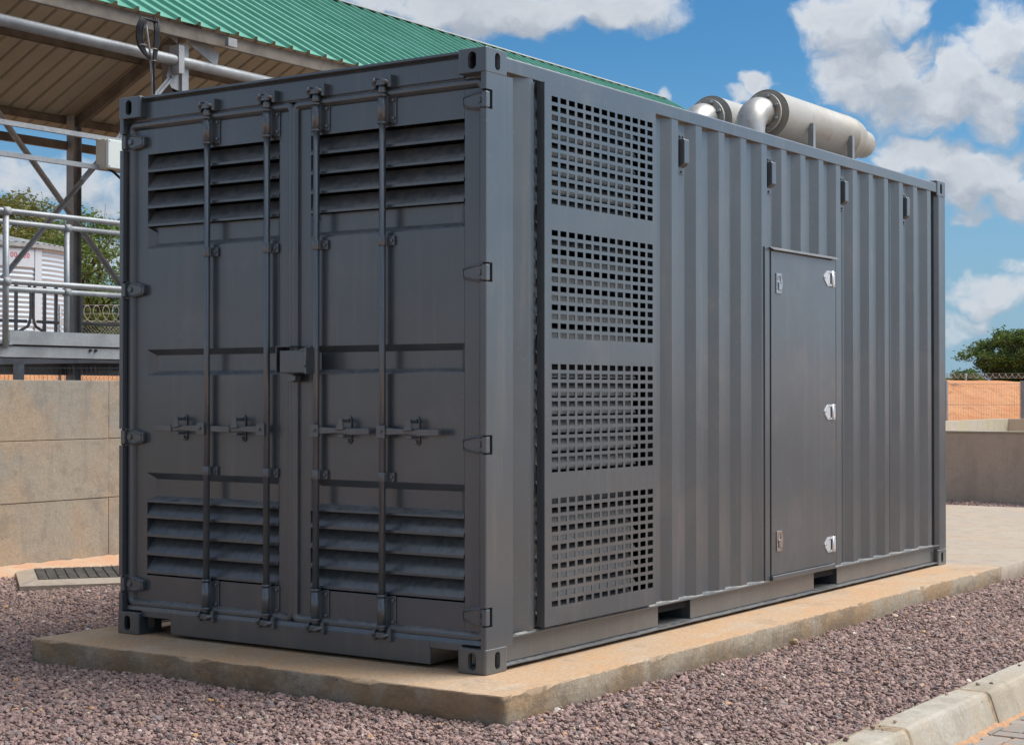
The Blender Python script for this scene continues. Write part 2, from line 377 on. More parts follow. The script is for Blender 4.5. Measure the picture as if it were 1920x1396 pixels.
# yard fill under the gravel (slightly uneven sheet)
def gh(x, y): return GZ - .012 + .010 * math.sin(x * 2.1 + 1.3) * math.sin(y * 1.7 + .4) + .006 * math.sin(x * 5.3 + y * 4.1)
xs = np.linspace(-14, 1.715, 80); ys = np.linspace(-8, 17, 120)
g = MB(); g.add([(x, y, gh(x, y)) for x in xs for y in ys], [(i * 120 + j, (i + 1) * 120 + j, (i + 1) * 120 + j + 1, i * 120 + j + 1) for i in range(79) for j in range(119)], True)
g.build('gravel_bed', BED, kind='structure')
MB().add([(-30, 14, -.16), (30, 14, -.16), (30, 60, -.16), (-60, 60, -.16)], [(0, 1, 2, 3)]).build('yard', GROUND, kind='structure')

# concrete plinth, ragged cast edge
def ragged_slab(name, outline, z0, z1, material, jit, step, seed, chamfer=.006, **props):
    rr = random.Random(seed); pts = []
    n = len(outline)
    for i in range(n):
        a = Vector(outline[i]); b = Vector(outline[(i + 1) % n]); k = max(1, int((b - a).length / step))
        nrm = Vector(((b - a).y, -(b - a).x)).normalized()
        for j in range(k): pts.append((a.lerp(b, j / k), nrm, j == 0))
    N_ = len(pts); vs = []
    ph = [rr.uniform(0, 6) for _ in range(8)]
    for ring in range(4):
        for i, (p, nr, corner) in enumerate(pts):
            t_ = i * step
            wob = .5 * math.sin(t_ * 2.1 + ph[0]) + .3 * math.sin(t_ * 5.7 + ph[1]) + .2 * math.sin(t_ * 13.3 + ph[2])
            chip = max(0, math.sin(t_ * 3.3 + ph[3]) * math.sin(t_ * 8.9 + ph[4]) - .45) * rr.uniform(.6, 1.4)
            if corner: chip = .3
            if ring == 0: off = jit * .3 * wob; z = z0
            elif ring == 1: off = jit * .3 * wob; z = z1 - .075
            elif ring == 2: off = jit * .3 * wob + rr.uniform(-.001, .001); z = z1 - chamfer - chip * .035 + rr.uniform(-.003, .003)
            else: off = jit * .3 * wob - chamfer - chip * .035 + rr.uniform(-.003, .003); z = z1
            q = p + nr * off; vs.append((q.x, q.y, z))
    fs = [(k * N_ + i, k * N_ + (i + 1) % N_, (k + 1) * N_ + (i + 1) % N_, (k + 1) * N_ + i) for k in range(3) for i in range(N_)]
    fs += [tuple(3 * N_ + i for i in range(N_)), tuple(range(N_ - 1, -1, -1))]
    mb = MB(); mb.add(vs, fs[:-2], True); o_ = len(mb.v); mb.f += fs[-2:]; mb.sm += [False, False]
    return mb.build(name, material, **props)
ragged_slab('concrete_plinth', [(-2.66, -.39), (.372, -.386), (.403, 6.085), (-2.66, 6.085)], -.30, 0.0, SLAB, .012, .035, 3, kind='structure')
ragged_slab('concrete_pavement', [(-6.5, 6.10), (.395, 6.10), (.33, 8.2), (.30, 12.62), (-6.5, 12.62)], -.28, -.003, PAVE, .008, .06, 5, kind='structure')

# kerb, each stone its own part
kerb = empty('kerb', (1.8, 1, GZ), kind='structure')
kp = [(-.055, -.30), (.16, -.30), (.155, -.245), (.118, -.128), (.108, -.108), (.092, -.099), (-.03, -.0975), (-.05, -.105)]
for k in range(-4, 14):
    y0 = .43 + 1.03 * (k - 1) + .014; y1 = y0 + 1.002
    mb = MB(); kx = 1.745; nn = 9; rr = random.Random(k + 50)
    vs = []; n = len(kp)
    for j in range(nn):
        t = j / (nn - 1); yy = y0 + (y1 - y0) * t
        for (a, b) in kp:
            e_ = .006 if j in (0, nn - 1) else 0
            vs.append((kx + a * (1 - e_ * 3) + rr.uniform(-.0015, .0015), yy, b - (e_ if b > -.2 else 0) + rr.uniform(-.001, .001)))
    fs = [(j * n + i, j * n + (i + 1) % n, (j + 1) * n + (i + 1) % n, (j + 1) * n + i) for j in range(nn - 1) for i in range(n)] + [tuple(range(n)), tuple((nn - 1) * n + i for i in range(n - 1, -1, -1))]
    mb.add(vs, fs)
    o = mb.build('kerb_stone', KERB_C, kerb, bevel=.006); o.location = Vector((rr.uniform(-.004, .004), 0, rr.uniform(-.003, .003))) - kerb.location
    # mortar in the joint
MB().prism([(1.70, -.3), (1.900, -.3), (1.895, -.25), (1.857, -.132), (1.845, -.113), (1.83, -.104), (1.70, -.103)], 'y', -4.2, 13.2).build('joint_mortar', mat('brown_mortar', (.36, .26, .165), .95, var=.4, vscale=30, bump=.004, bscale=90), kerb).location = -kerb.location

# paved road beyond the kerb
road = empty('road', (2.5, 1, -.25), kind='structure')
MB().add([(1.88, -8, -.262), (9, -8, -.262), (9, 16, -.262), (1.88, 16, -.262)], [(0, 1, 2, 3)]).build('bedding_sand', ORANGE, road).location = -road.location
mb = MB().box(-.098, .098, -.048, .048, -.06, 0)
pm = mb.build('paver', PAVER, road, bevel=.006); pmesh = pm.data; bpy.data.objects.remove(pm)
rr = random.Random(11); cnt = 0
a = .104
for i in range(-14, 40):
    for j in range(-14, 40):
        # herringbone: pairs of bricks
        for q in (0, 1):
            bx = i * a * 2 + j * a * 1; by = i * 0 + j * a
            bx = (i * 4 + j) * a / 1; by = j * a
            if q == 0: cx, cy, rz = bx + a, by + a / 2, 0
            else: cx, cy, rz = bx + 2 * a + a / 2, by, math.pi / 2
            px_ = 2.0 + cx - 1.0; py_ = .3 + cy
            if 1.87 < px_ < 2.95 and -.6 < py_ < 4.2 and cnt < 290:
                o = bpy.data.objects.new('paver', pmesh); COL.objects.link(o); o.parent = road
                o.location = Vector((px_, py_, -.252 + rr.uniform(-.003, .003))) - road.location
                o.rotation_euler = (rr.uniform(-.012, .012), rr.uniform(-.012, .012), rz + rr.uniform(-.015, .015))
                b = o.modifiers.new('bevel', 'BEVEL'); b.width = .006; b.segments = 2
                cnt += 1
# sand washed against the kerb foot
mb = MB(); vs = []; rr = random.Random(4)
for i in range(160):
    y = -1 + i * .045
    vs += [(1.885, y, -.236 + rr.uniform(-.005, .005)), (1.905 + rr.uniform(-.006, .008), y, -.246), (1.925 + rr.uniform(-.008, .012), y, -.262)]
mb.add(vs, [(3 * i + k, 3 * i + 3 + k, 3 * i + 4 + k, 3 * i + 1 + k) for i in range(159) for k in (0, 1)], True)
mb.build('sand_strip', ORANGE, kind='structure')

# ------------------------------------------------------------------ retaining wall on the left
wall = empty('concrete_wall', (-6.3, 3, GZ), 'weathered tan cast concrete wall with lift joints, in front of the steel platform', 'wall')
def wp(y0, y1, z0, z1, dx=0): 
    return MB().box(-6.50, -6.205 + dx, y0, y1, z0, z1).build('concrete_panel', WALL_C, wall, bevel=.003)
ycuts = [-6.0, -3.66, -1.0, 3.335, 5.8, 9.2, 12.8]; zc = [-.3, .425, .915, 1.398]
for i in range(len(ycuts) - 1):
    for j in range(3):
        o = wp(ycuts[i] + .0010, ycuts[i + 1] - .0010, zc[j] + .003, zc[j + 1] - (.003 if j < 2 else 0), rnd.uniform(-.004, .004)); o.location = -wall.location
MB().box(-6.48, -6.218, -5.99, 12.79, -.29, 1.385).build('wall_core', WALL_C, wall).location = -wall.location
# apron strip and drain cover at the wall foot
mb = MB(); vs = []; rr = random.Random(8)
for i in range(200):
    y = -5 + i * .07
    vs += [(-6.204, y, -.055 + rr.uniform(-.008, .008)), (-6.12 + rr.uniform(-.01, .01), y, -.075 + rr.uniform(-.004, .004)), (-6.02 + rr.uniform(-.02, .02), y, -.09), (-5.93 + rr.uniform(-.03, .03), y, -.15)]
mb.add(vs, [(4 * i + k, 4 * i + 4 + k, 4 * i + 5 + k, 4 * i + 1 + k) for i in range(199) for k in (0, 1, 2)], True)
mb.build('apron', mat('sandy_apron', (.50, .36, .245), .95, var2=(.52, .29, .17), vscale=5, bump=.006, bscale=30), kind='structure')
dc = empty('drain_cover', (-5.35, 2.35, -.07), 'square dark ribbed drain cover in a pale concrete surround at the wall foot', 'drain cover')
dl = -dc.location
A = [(-5.90, 2.30), (-5.42, 2.93), (-4.78, 2.44), (-5.26, 1.81)]
c0 = Vector((-5.34, 2.37)); 
outer = [c0 + (Vector(p) - c0) * 1.33 for p in A]
mb = MB()
for i in range(4):
    a0, a1 = outer[i], outer[(i + 1) % 4]; b0, b1 = Vector(A[i]), Vector(A[(i + 1) % 4])
    vs = [(a0.x, a0.y, -.20), (a1.x, a1.y, -.20), (b1.x, b1.y, -.20), (b0.x, b0.y, -.20), (a0.x, a0.y, -.088), (a1.x, a1.y, -.088), (b1.x, b1.y, -.06), (b0.x, b0.y, -.06)]
    mb.add(vs, [(0, 1, 2, 3), (4, 5, 6, 7), (0, 1, 5, 4), (1, 2, 6, 5), (2, 3, 7, 6), (3, 0, 4, 7)])
mb.build('concrete_surround', PAVE, dc).location = dl
mb = MB(); mb.add([(*p, -.068) for p in A] + [(*p, -.12) for p in A], [(0, 1, 2, 3), (7, 6, 5, 4)] + [(i, (i + 1) % 4, 4 + (i + 1) % 4, 4 + i) for i in range(4)])
IRON = mat('cast_iron', (.06, .06, .058), .7, .2, var2=(.14, .12, .10), vscale=12)
plate = mb.build('cover_plate', IRON, dc); plate.location = dl
mb = MB(); e1 = (Vector(A[1]) - Vector(A[0])); e2 = (Vector(A[3]) - Vector(A[0]))
for i in range(11):
    for j in range(11):
        q = Vector(A[0]) + e1 * ((i + .5) / 11) + e2 * ((j + .5) / 11); w1 = e1 * .034; w2 = e2 * .034
        c4 = [q - w1 - w2, q + w1 - w2, q + w1 + w2, q - w1 + w2]
        mb.add([(p.x, p.y, -.069) for p in c4] + [(p.x, p.y, -.056) for p in c4], [(4, 5, 6, 7)] + [(k, (k + 1) % 4, 4 + (k + 1) % 4, 4 + k) for k in range(4)])
mb.build('raised_stud', IRON, dc, kind='stuff').location = dl

# ------------------------------------------------------------------ basin, embankment at the right rear
ba = empty('concrete_basin', (-2.5, 18, -.1), 'low rendered concrete basin with pale rims behind the far end of the container', 'basin')
bl = -ba.location
MB().box(-5.85, 12, 14.95, 15.12, -.3, .775).build('front_wall', WALL_T, ba).location = bl
MB().box(-5.86, 12.01, 14.935, 15.135, .778, .80).build('wall_rim', WALL_P, ba).location = bl
MB().box(-5.85, -5.65, 15.138, 25.2, -.3, .80).build('side_wall', WALL_P, ba).location = bl
MB().box(-5.85, 12, 25.2, 25.4, -.3, .80).build('back_wall', WALL_T, ba).location = bl
MB().box(-5.65, 12, 15.12, 25.2, -.25, -.10).build('basin_floor', WALL_T, ba).location = bl

F2 = Vector((-.5642, .8256)); R2 = Vector((.8256, .5642)); C2 = Vector((4.42, -6.26))
def W2(depth, s): q = C2 + F2 * depth + R2 * s; return q.x, q.y
nu, nv = 260, 26; vs = []; rr = np.random.RandomState(2)
for i in range(nu):
    s = -60 + 120 * i / (nu - 1)
    for j in range(nv):
        sh_ = 9.0 / (1 + math.exp((s + 2.0) * 1.2))
        d = 36.2 + 7.0 * (j / (nv - 1)) ** 1.1 if j < nv - 1 else 130
        t = min(1, (d - 36.2) / 3.6); z = -.2 + (1.82 + .018 * sh_) * (t ** .8)
        if j < nv - 1: d -= sh_
        z += (.06 * math.sin(s * .31 + 2) + .035 * math.sin(s * .9) + .025 * math.sin(s * 2.3 + 1)) * t + rr.uniform(-.03, .03)
        x, y = W2(d, s * (1 if j < nv - 1 else 3)); vs.append((x, y, z))
mb = MB(); mb.add(vs, [(i * nv + j, (i + 1) * nv + j, (i + 1) * nv + j + 1, i * nv + j + 1) for i in range(nu - 1) for j in range(nv - 1)], True)
mb.build('sand_embankment', SAND, kind='structure')

def mesh_fence(label, depth, s0, s1, zt, pitch, post_s, group, zb=-.2):
    x, y = W2(depth, (s0 + s1) / 2)
    fe = empty('mesh_fence', (x, y, zb), label, 'fence', group)
    mb = MB(); n = int((s1 - s0) / pitch)
    for i in range(n + 1):
        a = W2(depth, s0 + i * pitch); mb.cyl((*a, zb), (*a, zt), .0025, n=4)
    for z in np.arange(zt - .03, zb, -.42): mb.cyl((*W2(depth - .01, s0), z), (*W2(depth - .01, s1), z), .0035, n=4)
    mb.build('wire', GALV_OLD, fe, kind='stuff').location = -fe.location
    for s in post_s:
        a = W2(depth - .05, s); MB().box(a[0] - .045, a[0] + .045, a[1] - .045, a[1] + .045, zb, zt + .04).build('post', GALV, fe).location = -fe.location
mesh_fence('welded mesh fence with pale posts in front of the orange bank, right of the container', 34, 6.2, 16, 1.50, .052, (8.83, 10.42, 12.0, 13.6, 15.2), 'mesh fences')
mesh_fence('welded mesh fence glimpsed through the gap under the steel platform', 20, -6.4, -4.0, 1.62, .052, (-5.9, -4.45), 'mesh fences')

# razor wire fence on the crest
WIRE = mat('pale_wire', (.45, .43, .40), .5, .4)
def razor(label, depth, s0, s1, z0, rad, pitch, zb, posts):
    x, y = W2(depth, (s0 + s1) / 2); fe = empty('razor_wire_fence', (x, y, zb), label, 'fence', 'razor wire fences')
    path = []; n = int((s1 - s0) / pitch * 18)
    for i in range(n):
        t = i / 18 * 2 * math.pi; s = s0 + (s1 - s0) * i / n
        q = C2 + F2 * (depth + rad * .5 * math.cos(t)) + R2 * (s + rad * .55 * math.cos(t)); path.append((q.x, q.y, z0 + rad * math.sin(t)))
    MB().tube(path, .006, 4).build('coil', WIRE, fe).location = -fe.location
    mb = MB()
    for dz in (-rad * 1.1, 0, rad * 1.05): mb.cyl((*W2(depth, s0), z0 + dz), (*W2(depth, s1), z0 + dz), .004, n=4)
    mb.build('wire_strand', WIRE, fe, kind='stuff').location = -fe.location
    for s in posts:
        a = W2(depth + .05, s); MB().cyl((*a, zb), (*a, z0 + rad), .03, n=8).build('post', GALV, fe).location = -fe.location
    return fe
razor('thin coil of razor wire along the top of the orange bank at the right', 44, 11.3, 26, 1.74, .055, .17, 1.3, (12.0, 15.5, 19))
rw = razor('razor wire coils on a chain link fence under the tree, beyond the platform rails', 30, -8.2, -6.6, 2.72, .145, .17, 1.0, (-8.15, -6.9))
mb = MB()
for i in range(34):
    for sg in (1, -1):
        a = W2(30, -8.2 + i * .06); b = W2(30, -8.2 + i * .06 + sg * .9); mb.cyl((*a, 1.5), (*b, 2.5), .003, n=3)
mb.build('chain_link', WIRE, rw, kind='stuff').location = -rw.location

# ------------------------------------------------------------------ trees
def tree(label, depth, s, zb, height, rx, rz, n_cl, n_leaf, leaf, material, seed, crown_c=.62, name='bushy_tree', spread=.5, flat=1.0):
    rr = np.random.RandomState(seed); x, y = W2(depth, s)
    t = empty(name, (x, y, zb), label, 'tree', 'trees behind the yard')
    O = np.array([0, 0, 0.])
    cz = height * crown_c
    cl = []
    lob = rr.normal(size=(9, 3)); lob /= np.linalg.norm(lob, axis=1)[:, None]; amp = rr.uniform(.7, 1.15, 9)
    while len(cl) < n_cl:
        d = rr.normal(size=3); d /= np.linalg.norm(d)
        k = rr.uniform(.35, 1.0) ** .5
        w_ = np.exp(4 * (lob @ d - 1)); sc = (w_ @ amp + .25) / (w_.sum() + .25)
        p = d * np.array([rx, rx * .9, rz]) * k * sc * (1 if d[2] > 0 else flat)
        cl.append(p + [0, 0, cz])
    cl = np.array(cl)
    # trunk and limbs
    mb = MB(); fork = np.array([rr.uniform(-.1, .1), 0, height * .28])
    mb.tube([(0, 0, 0), tuple(fork * .5 + [rx * .02, 0, 0]), tuple(fork)], [.045 * height * .5, .035 * height * .5, .03 * height * .5], 8)
    idx = rr.choice(n_cl, min(n_cl, 46), replace=False)
    for i in idx:
        e = cl[i]; mid = fork + (e - fork) * .5 + rr.normal(size=3) * .15 * rx + [0, 0, .06 * height]
        q1 = fork + (mid - fork) * .5 + rr.normal(size=3) * .05
        mb.tube([tuple(fork), tuple(q1), tuple(mid), tuple(e)], [.011 * height, .008 * height, .005 * height, .0018 * height], 5)
        for _ in range(2):
            e2 = e + rr.normal(size=3) * spread * .9; mb.tube([tuple(mid), tuple((mid + e2) / 2 + rr.normal(size=3) * .1), tuple(e2)], [.004 * height, .0025 * height, .001 * height], 4)
    mb.build('trunk', BARK, t)
    # leaves: small folded quads scattered in clumps
    c = cl[rr.randint(0, n_cl, n_leaf)]; off = rr.normal(size=(n_leaf, 3)) * spread * np.array([.62, .62, .34])
    P_ = c + off
    a = rr.normal(size=(n_leaf, 3)); a[:, 2] *= .5; a /= np.linalg.norm(a, axis=1)[:, None]
    b = rr.normal(size=(n_leaf, 3)); b -= (b * a).sum(1)[:, None] * a; b /= np.linalg.norm(b, axis=1)[:, None]
    sz = leaf * rr.uniform(.55, 1.3, n_leaf)[:, None]
    V_ = np.stack([P_ - a * sz, P_ + b * sz * .38, P_ + a * sz, P_ - b * sz * .38], 1).reshape(-1, 3)
    me = bpy.data.meshes.new('crown'); me.vertices.add(len(V_)); me.vertices.foreach_set('co', V_.ravel())
    me.loops.add(n_leaf * 4); me.loops.foreach_set('vertex_index', np.arange(n_leaf * 4, dtype=np.int32))
    me.polygons.add(n_leaf); me.polygons.foreach_set('loop_start', np.arange(0, n_leaf * 4, 4, dtype=np.int32)); me.polygons.foreach_set('loop_total', np.full(n_leaf, 4, dtype=np.int32))
    me.update(); me.validate(); me.materials.append(material)
    link('crown', me, t)
    return t
tree('olive brown bushy tree rising behind the corrugated tank, its twigs against the sky', 46, -14.0, 1.2, 5.8, 2.5, 1.9, 260, 46000, .062, LEAF_A, 21, spread=.36)
tree('low green leafy tree directly behind the tank, below the olive one', 42, -11.9, 1.0, 4.2, 2.1, 1.6, 230, 40000, .060, LEAF_B, 22, spread=.34)
tree('green open tree with gaps to the sky, between the column and the container', 40, -10.15, .6, 5.2, 1.5, 1.95, 150, 21000, .058, LEAF_B, 23, spread=.30, crown_c=.60)
tree('dark green spreading acacia on the horizon at the right edge', 75, 23.3, 1.2, 3.2, 3.0, 1.5, 130, 30000, .085, LEAF_C, 24, crown_c=.50, name='acacia_tree', spread=.34, flat=.8)
tree('small distant bush peeping over the bank beside the container', 95, 26.0, 1.2, 1.5, 1.2, .6, 50, 4000, .09, LEAF_C, 25, crown_c=.5, name='distant_bush', spread=.3)

# ------------------------------------------------------------------ water tank
tk = empty('water_tank', (0, 0, 0), 'round corrugated steel water tank with red figures, behind the platform at the left', 'water tank')
tx, ty = W2(35, -12.2); tk.location = (tx, ty, 0); TR = 2.85; TT = 4.28
prof = []; nz_ = 220
for i in range(nz_ + 1):
    z = .2 + (TT - .2) * i / nz_; prof.append((TR + .012 * math.cos(z / .098 * 2 * math.pi), z))
na = 96; vs = [(rr_ * math.cos(2 * math.pi * k / na), rr_ * math.sin(2 * math.pi * k / na), z) for rr_, z in prof for k in range(na)]
mb = MB(); mb.add(vs, [(i * na + k, i * na + (k + 1) % na, (i + 1) * na + (k + 1) % na, (i + 1) * na + k) for i in range(nz_) for k in range(na)], True)
mb.build('tank_shell', TANK, tk)
# ribbed roof edge
mb = MB(); nr_ = 300; vs = []
for k in range(nr_):
    a = 2 * math.pi * k / nr_; zz = .022 * (1 if k % 3 == 0 else 0)
    vs += [((TR + .09) * math.cos(a), (TR + .09) * math.sin(a), TT + .02 + zz), (.02 * math.cos(a), .02 * math.sin(a), TT + .62)]
mb.add(vs, [(2 * k, 2 * ((k + 1) % nr_), 2 * ((k + 1) % nr_) + 1, 2 * k + 1) for k in range(nr_)])
vs2 = [((TR + .09) * math.cos(2 * math.pi * k / na), (TR + .09) * math.sin(2 * math.pi * k / na), z) for z in (TT - .06, TT + .02) for k in range(na)]
mb.add(vs2, [(k, (k + 1) % na, na + (k + 1) % na, na + k) for k in range(na)])
mb.build('tank_roof', GALV_OLD, tk)
def on_tank(ang0, ang1, z0, z1, rad, name, material):
    vs = []; n = 14
    for i in range(n + 1):
        a = R(ang0 + (ang1 - ang0) * i / n)
        for rr_ in (rad, rad + .012):
            for z in (z0, z1): vs.append((rr_ * math.cos(a), rr_ * math.sin(a), z))
    fs = []
    for i in range(n):
        o = 4 * i
        fs += [(o + 2, o + 6, o + 7, o + 3), (o, o + 4, o + 6, o + 2), (o + 1, o + 3, o + 7, o + 5)]
    fs += [(0, 2, 3, 1), (4 * n, 4 * n + 1, 4 * n + 3, 4 * n + 2)]
    mb = MB(); mb.add(vs, fs); return mb.build(name, material, tk)
camang = math.degrees(math.atan2(-F2.y, -F2.x))
STRIP = mat('flat_tank_strip', (.52, .57, .62), .5, .2)
# visible angles: lateral offset s of a point on the shell = TR*sin(phi), phi from the camera direction
def phi(s): return math.degrees(math.asin(max(-1, min(1, s / TR))))
def px2s(px): return (px - 960) / 3124 * 33.0 + 12.2
p1, p2 = phi(px2s(45)), phi(px2s(53))
on_tank(camang + p1, camang + p2, .2, TT - .08, TR + .016, 'joint_strip', STRIP)
q1, q2 = phi(px2s(-30)), phi(px2s(44))
signb = on_tank(camang + q1, camang + q2, TT - .46, TT - .10, TR + .018, 'number_plate', STRIP)
def text(body, size, loc, rot, material, parent, name='lettering', bend=None):
    cu = bpy.data.curves.new(name, 'FONT'); cu.body = body; cu.size = size; cu.extrude = .002; cu.align_x = 'CENTER'; cu.align_y = 'CENTER'
    if parent is tk and len(body) > 1:
        bpy.data.curves.remove(cu); adv = {' ': .42, '1': .50, '0': .58}; w_ = sum(adv[c] for c in body) * size; x_ = -w_ / 2
        for c in body:
            if c != ' ': text(c, size, loc, rot, material, parent, name='numeral', bend=(bend[0] + (x_ + adv[c] * size / 2) / bend[1], bend[1], bend[2]))
            x_ += adv[c] * size
        return
    to = bpy.data.objects.new(name, cu); COL.objects.link(to)
    bpy.context.view_layer.update()
    me = bpy.data.meshes.new_from_object(to.evaluated_get(bpy.context.evaluated_depsgraph_get())); bpy.data.objects.remove(to)
    me.materials.clear(); me.materials.append(material)
    if bend:
        for v in me.vertices:
            a = bend[0] + v.co.x / bend[1]; zz = v.co.y + bend[2]; rr_ = bend[1] + v.co.z
            v.co = (rr_ * math.cos(a), rr_ * math.sin(a), zz)
    o = link(name, me, parent)
    if not bend: o.location = loc; o.rotation_euler = rot
    return o
text('100 100', .15, None, None, RED, tk, bend=(R(camang + phi(px2s(24))), TR + .033, TT - .235))

# ------------------------------------------------------------------ steel shed over the platform
sh = empty('open_sided_shed', (-10, 8, 0), 'open steel shed with green ribbed gable roof and brown underside, over the platform', 'shed')
sl = -sh.location
EX, EZ = -7.0, 4.80; RX, RZ = -10.0, 6.50; FX, FZ = -13.45, 4.86
Y0, Y1 = 1.0, 19.6; PITCH = .262
def roof(x0, z0, x1, z1, name, upper, lower, ph=0):
    """ribbed sheet from eave (x0,z0) to ridge (x1,z1); upper face one paint, lower face another"""
    obs = []
    for dz, mt, nm in ((.0, upper, name), (-.006, lower, name + '_lining')):
        prof = []; y = Y0 + ph
        while y < Y1:
            for dy, h in ((0, 0), (.196, 0), (.212, .034), (.240, .034), (.256, 0)): prof.append((y + dy, h))
            y += PITCH
        nrm = Vector((-(z1 - z0), 0, (x1 - x0))).normalized()
        if nrm.z < 0: nrm = -nrm
        vs = []
        for (yy, h) in prof:
            for (x, z) in ((x0, z0), (x1, z1)): vs.append((x + nrm.x * (h + dz), yy, z + nrm.z * (h + dz)))
        mb = MB(); mb.add(vs, [(2 * i, 2 * i + 2, 2 * i + 3, 2 * i + 1) for i in range(len(prof) - 1)])
        o = mb.build(nm, mt, sh); o.location = sl; obs.append(o)
    return obs
roof(EX, EZ, RX, RZ, 'roof_sheet', GREEN, BEIGE, .0)
roof(FX, FZ, RX, RZ, 'roof_sheet', GREEN, BEIGE, .1)
def part(mb, name, material, parent=sh, bevel=0, **k):
    o = mb.build(name, material, parent, bevel=bevel, **k); o.location = -parent.location; return o
part(MB().prism([(RX - .09, RZ + .0), (RX, RZ + .040), (RX + .09, RZ - .005), (RX + .09, RZ + .003), (RX, RZ + .048), (RX - .09, RZ + .008)], 'y', Y0, Y1), 'ridge_cap', RIDGE)
# near eave: fascia channel, columns, pipe
part(MB().channel((EX - .05, Y0, EZ - .075), (EX - .05, Y1, EZ - .075), -.05, .125, .006), 'fascia_beam', STEEL_BROWN)
def hcol(x, y, z0, z1, w=.12, mt=GALV_OLD, t=.008):
    mb = MB().box(x - w / 2, x + w / 2, y - w / 2, y - w / 2 + t, z0, z1).box(x - w / 2, x + w / 2, y + w / 2 - t, y + w / 2, z0, z1).box(x - t / 2, x + t / 2, y - w / 2 + t, y + w / 2 - t, z0, z1)
    return part(mb, 'column', mt)
for y in (5.08, 13.2, 17.4): hcol(-7.28, y, -.25, 4.62, .13, STEEL_BROWN)
part(MB().box(-7.22, -7.16, 5.10, 5.185, 1.7, 4.64), 'channel_post', GALV)
for y in (8.84, 12.7, 16.5): hcol(-13.0, y, -.25, 5.0, .14)
part(MB().tube([(-7.15, Y0, 4.478), (-7.15, 10.6, 4.43)], .053, 16), 'header_pipe', GALV)
part(MB().box(-7.22, -7.09, 4.99, 5.06, 4.33, 4.60), 'pipe_clamp', GALV_OLD)
# gusset plate and knee pieces on the near column
part(MB().prism([(4.93, 4.30), (5.0, 4.50), (5.06, 4.56), (5.10, 4.56), (5.10, 4.18), (4.99, 4.20)], 'x', -7.20, -7.192), 'gusset_plate', GALV)
part(MB().beam((-7.19, 4.97, 4.28), (-7.19, 3.9, 3.2), .012, .055, (1, 0, 0)).beam((-7.19, 4.97, 4.28), (-7.19, 3.9, 3.2), .055, .008, (1, 0, 0)), 'knee_brace', GALV)
mb = MB()
for q in ((5.02, 4.40), (4.985, 4.30)): mb.cyl((-7.19, q[0], q[1]), (-7.17, q[0], q[1]), .014, n=6)
part(mb, 'bolt', GALV_OLD, kind='stuff')
part(MB().prism([(5.19, 4.74), (5.19, 4.64), (5.52, 4.50), (5.56, 4.50), (5.59, 4.62), (5.30, 4.74)], 'x', -7.16, -7.15), 'bracket_plate', GALV)
part(MB().prism([(4.72, 4.76), (5.03, 4.62), (5.03, 4.80), (4.80, 4.80)], 'x', -7.16, -7.15), 'bracket_plate', GALV)
part(MB().box(-6.99, -6.94, 5.50, 5.62, 4.66, 4.74), 'cleat', GALV_OLD)
# rafters of the frame on the far column, purlins
def rafter(y):
    part(MB().beam((-13.0, y, 4.92), (RX, y, RZ - .16), .07, .15), 'rafter', STEEL_BROWN)
    part(MB().beam((RX, y, RZ - .16), (-7.3, y, 4.80), .07, .15), 'rafter', STEEL_BROWN)
for y in (8.9, 12.7, 16.5): rafter(y)
def purlin(x, dz=0, h=.09, y0=Y0, y1=Y1):
    z = FZ + (RZ - FZ) * (x - FX) / (RX - FX) - .06 + dz
    part(MB().channel((x, y0, z), (x, y1, z), -.045, h, .005), 'purlin', GALV_OLD if h > .1 else STEEL_BROWN)
purlin(-11.75, .0, .1); purlin(-13.12, -.01, .1); purlin(-10.4, 0, .1)
part(MB().box(-13.12, -13.05, Y0, Y1, 4.545, 4.655), 'eave_tie', STEEL_BROWN)
# X bracing in the far side
GALV_PALE = mat('pale_galvanised_steel', (.60, .64, .66), .5, .15, var=.2, vscale=6, extra=galv_extra)
def angle(p0, p1, w=.075, t=.007, mt=GALV_PALE):
    up = (1, 0, 0)
    return part(MB().beam(p0, p1, w, t, up).beam(Vector(p0) + Vector((w / 2, 0, 0)), Vector(p1) + Vector((w / 2, 0, 0)), t, w, up), 'brace', mt)
angle((-12.93, 7.3, 5.09), (-12.93, 11.2, 1.15)); angle((-12.88, 6.4, 1.51), (-12.88, 10.1, 5.42))
# cable tray struts at the near side
for z in (3.585, 3.318):
    mb = MB().box(-7.09, -7.05, Y0, 7.2, z - .022, z - .018).box(-7.09, -7.086, Y0, 7.2, z - .018, z + .02).box(-7.054, -7.05, Y0, 7.2, z - .018, z + .02).box(-7.086, -7.078, Y0, 7.2, z + .016, z + .02).box(-7.062, -7.054, Y0, 7.2, z + .016, z + .02)
    part(mb, 'cable_rail', GALV)

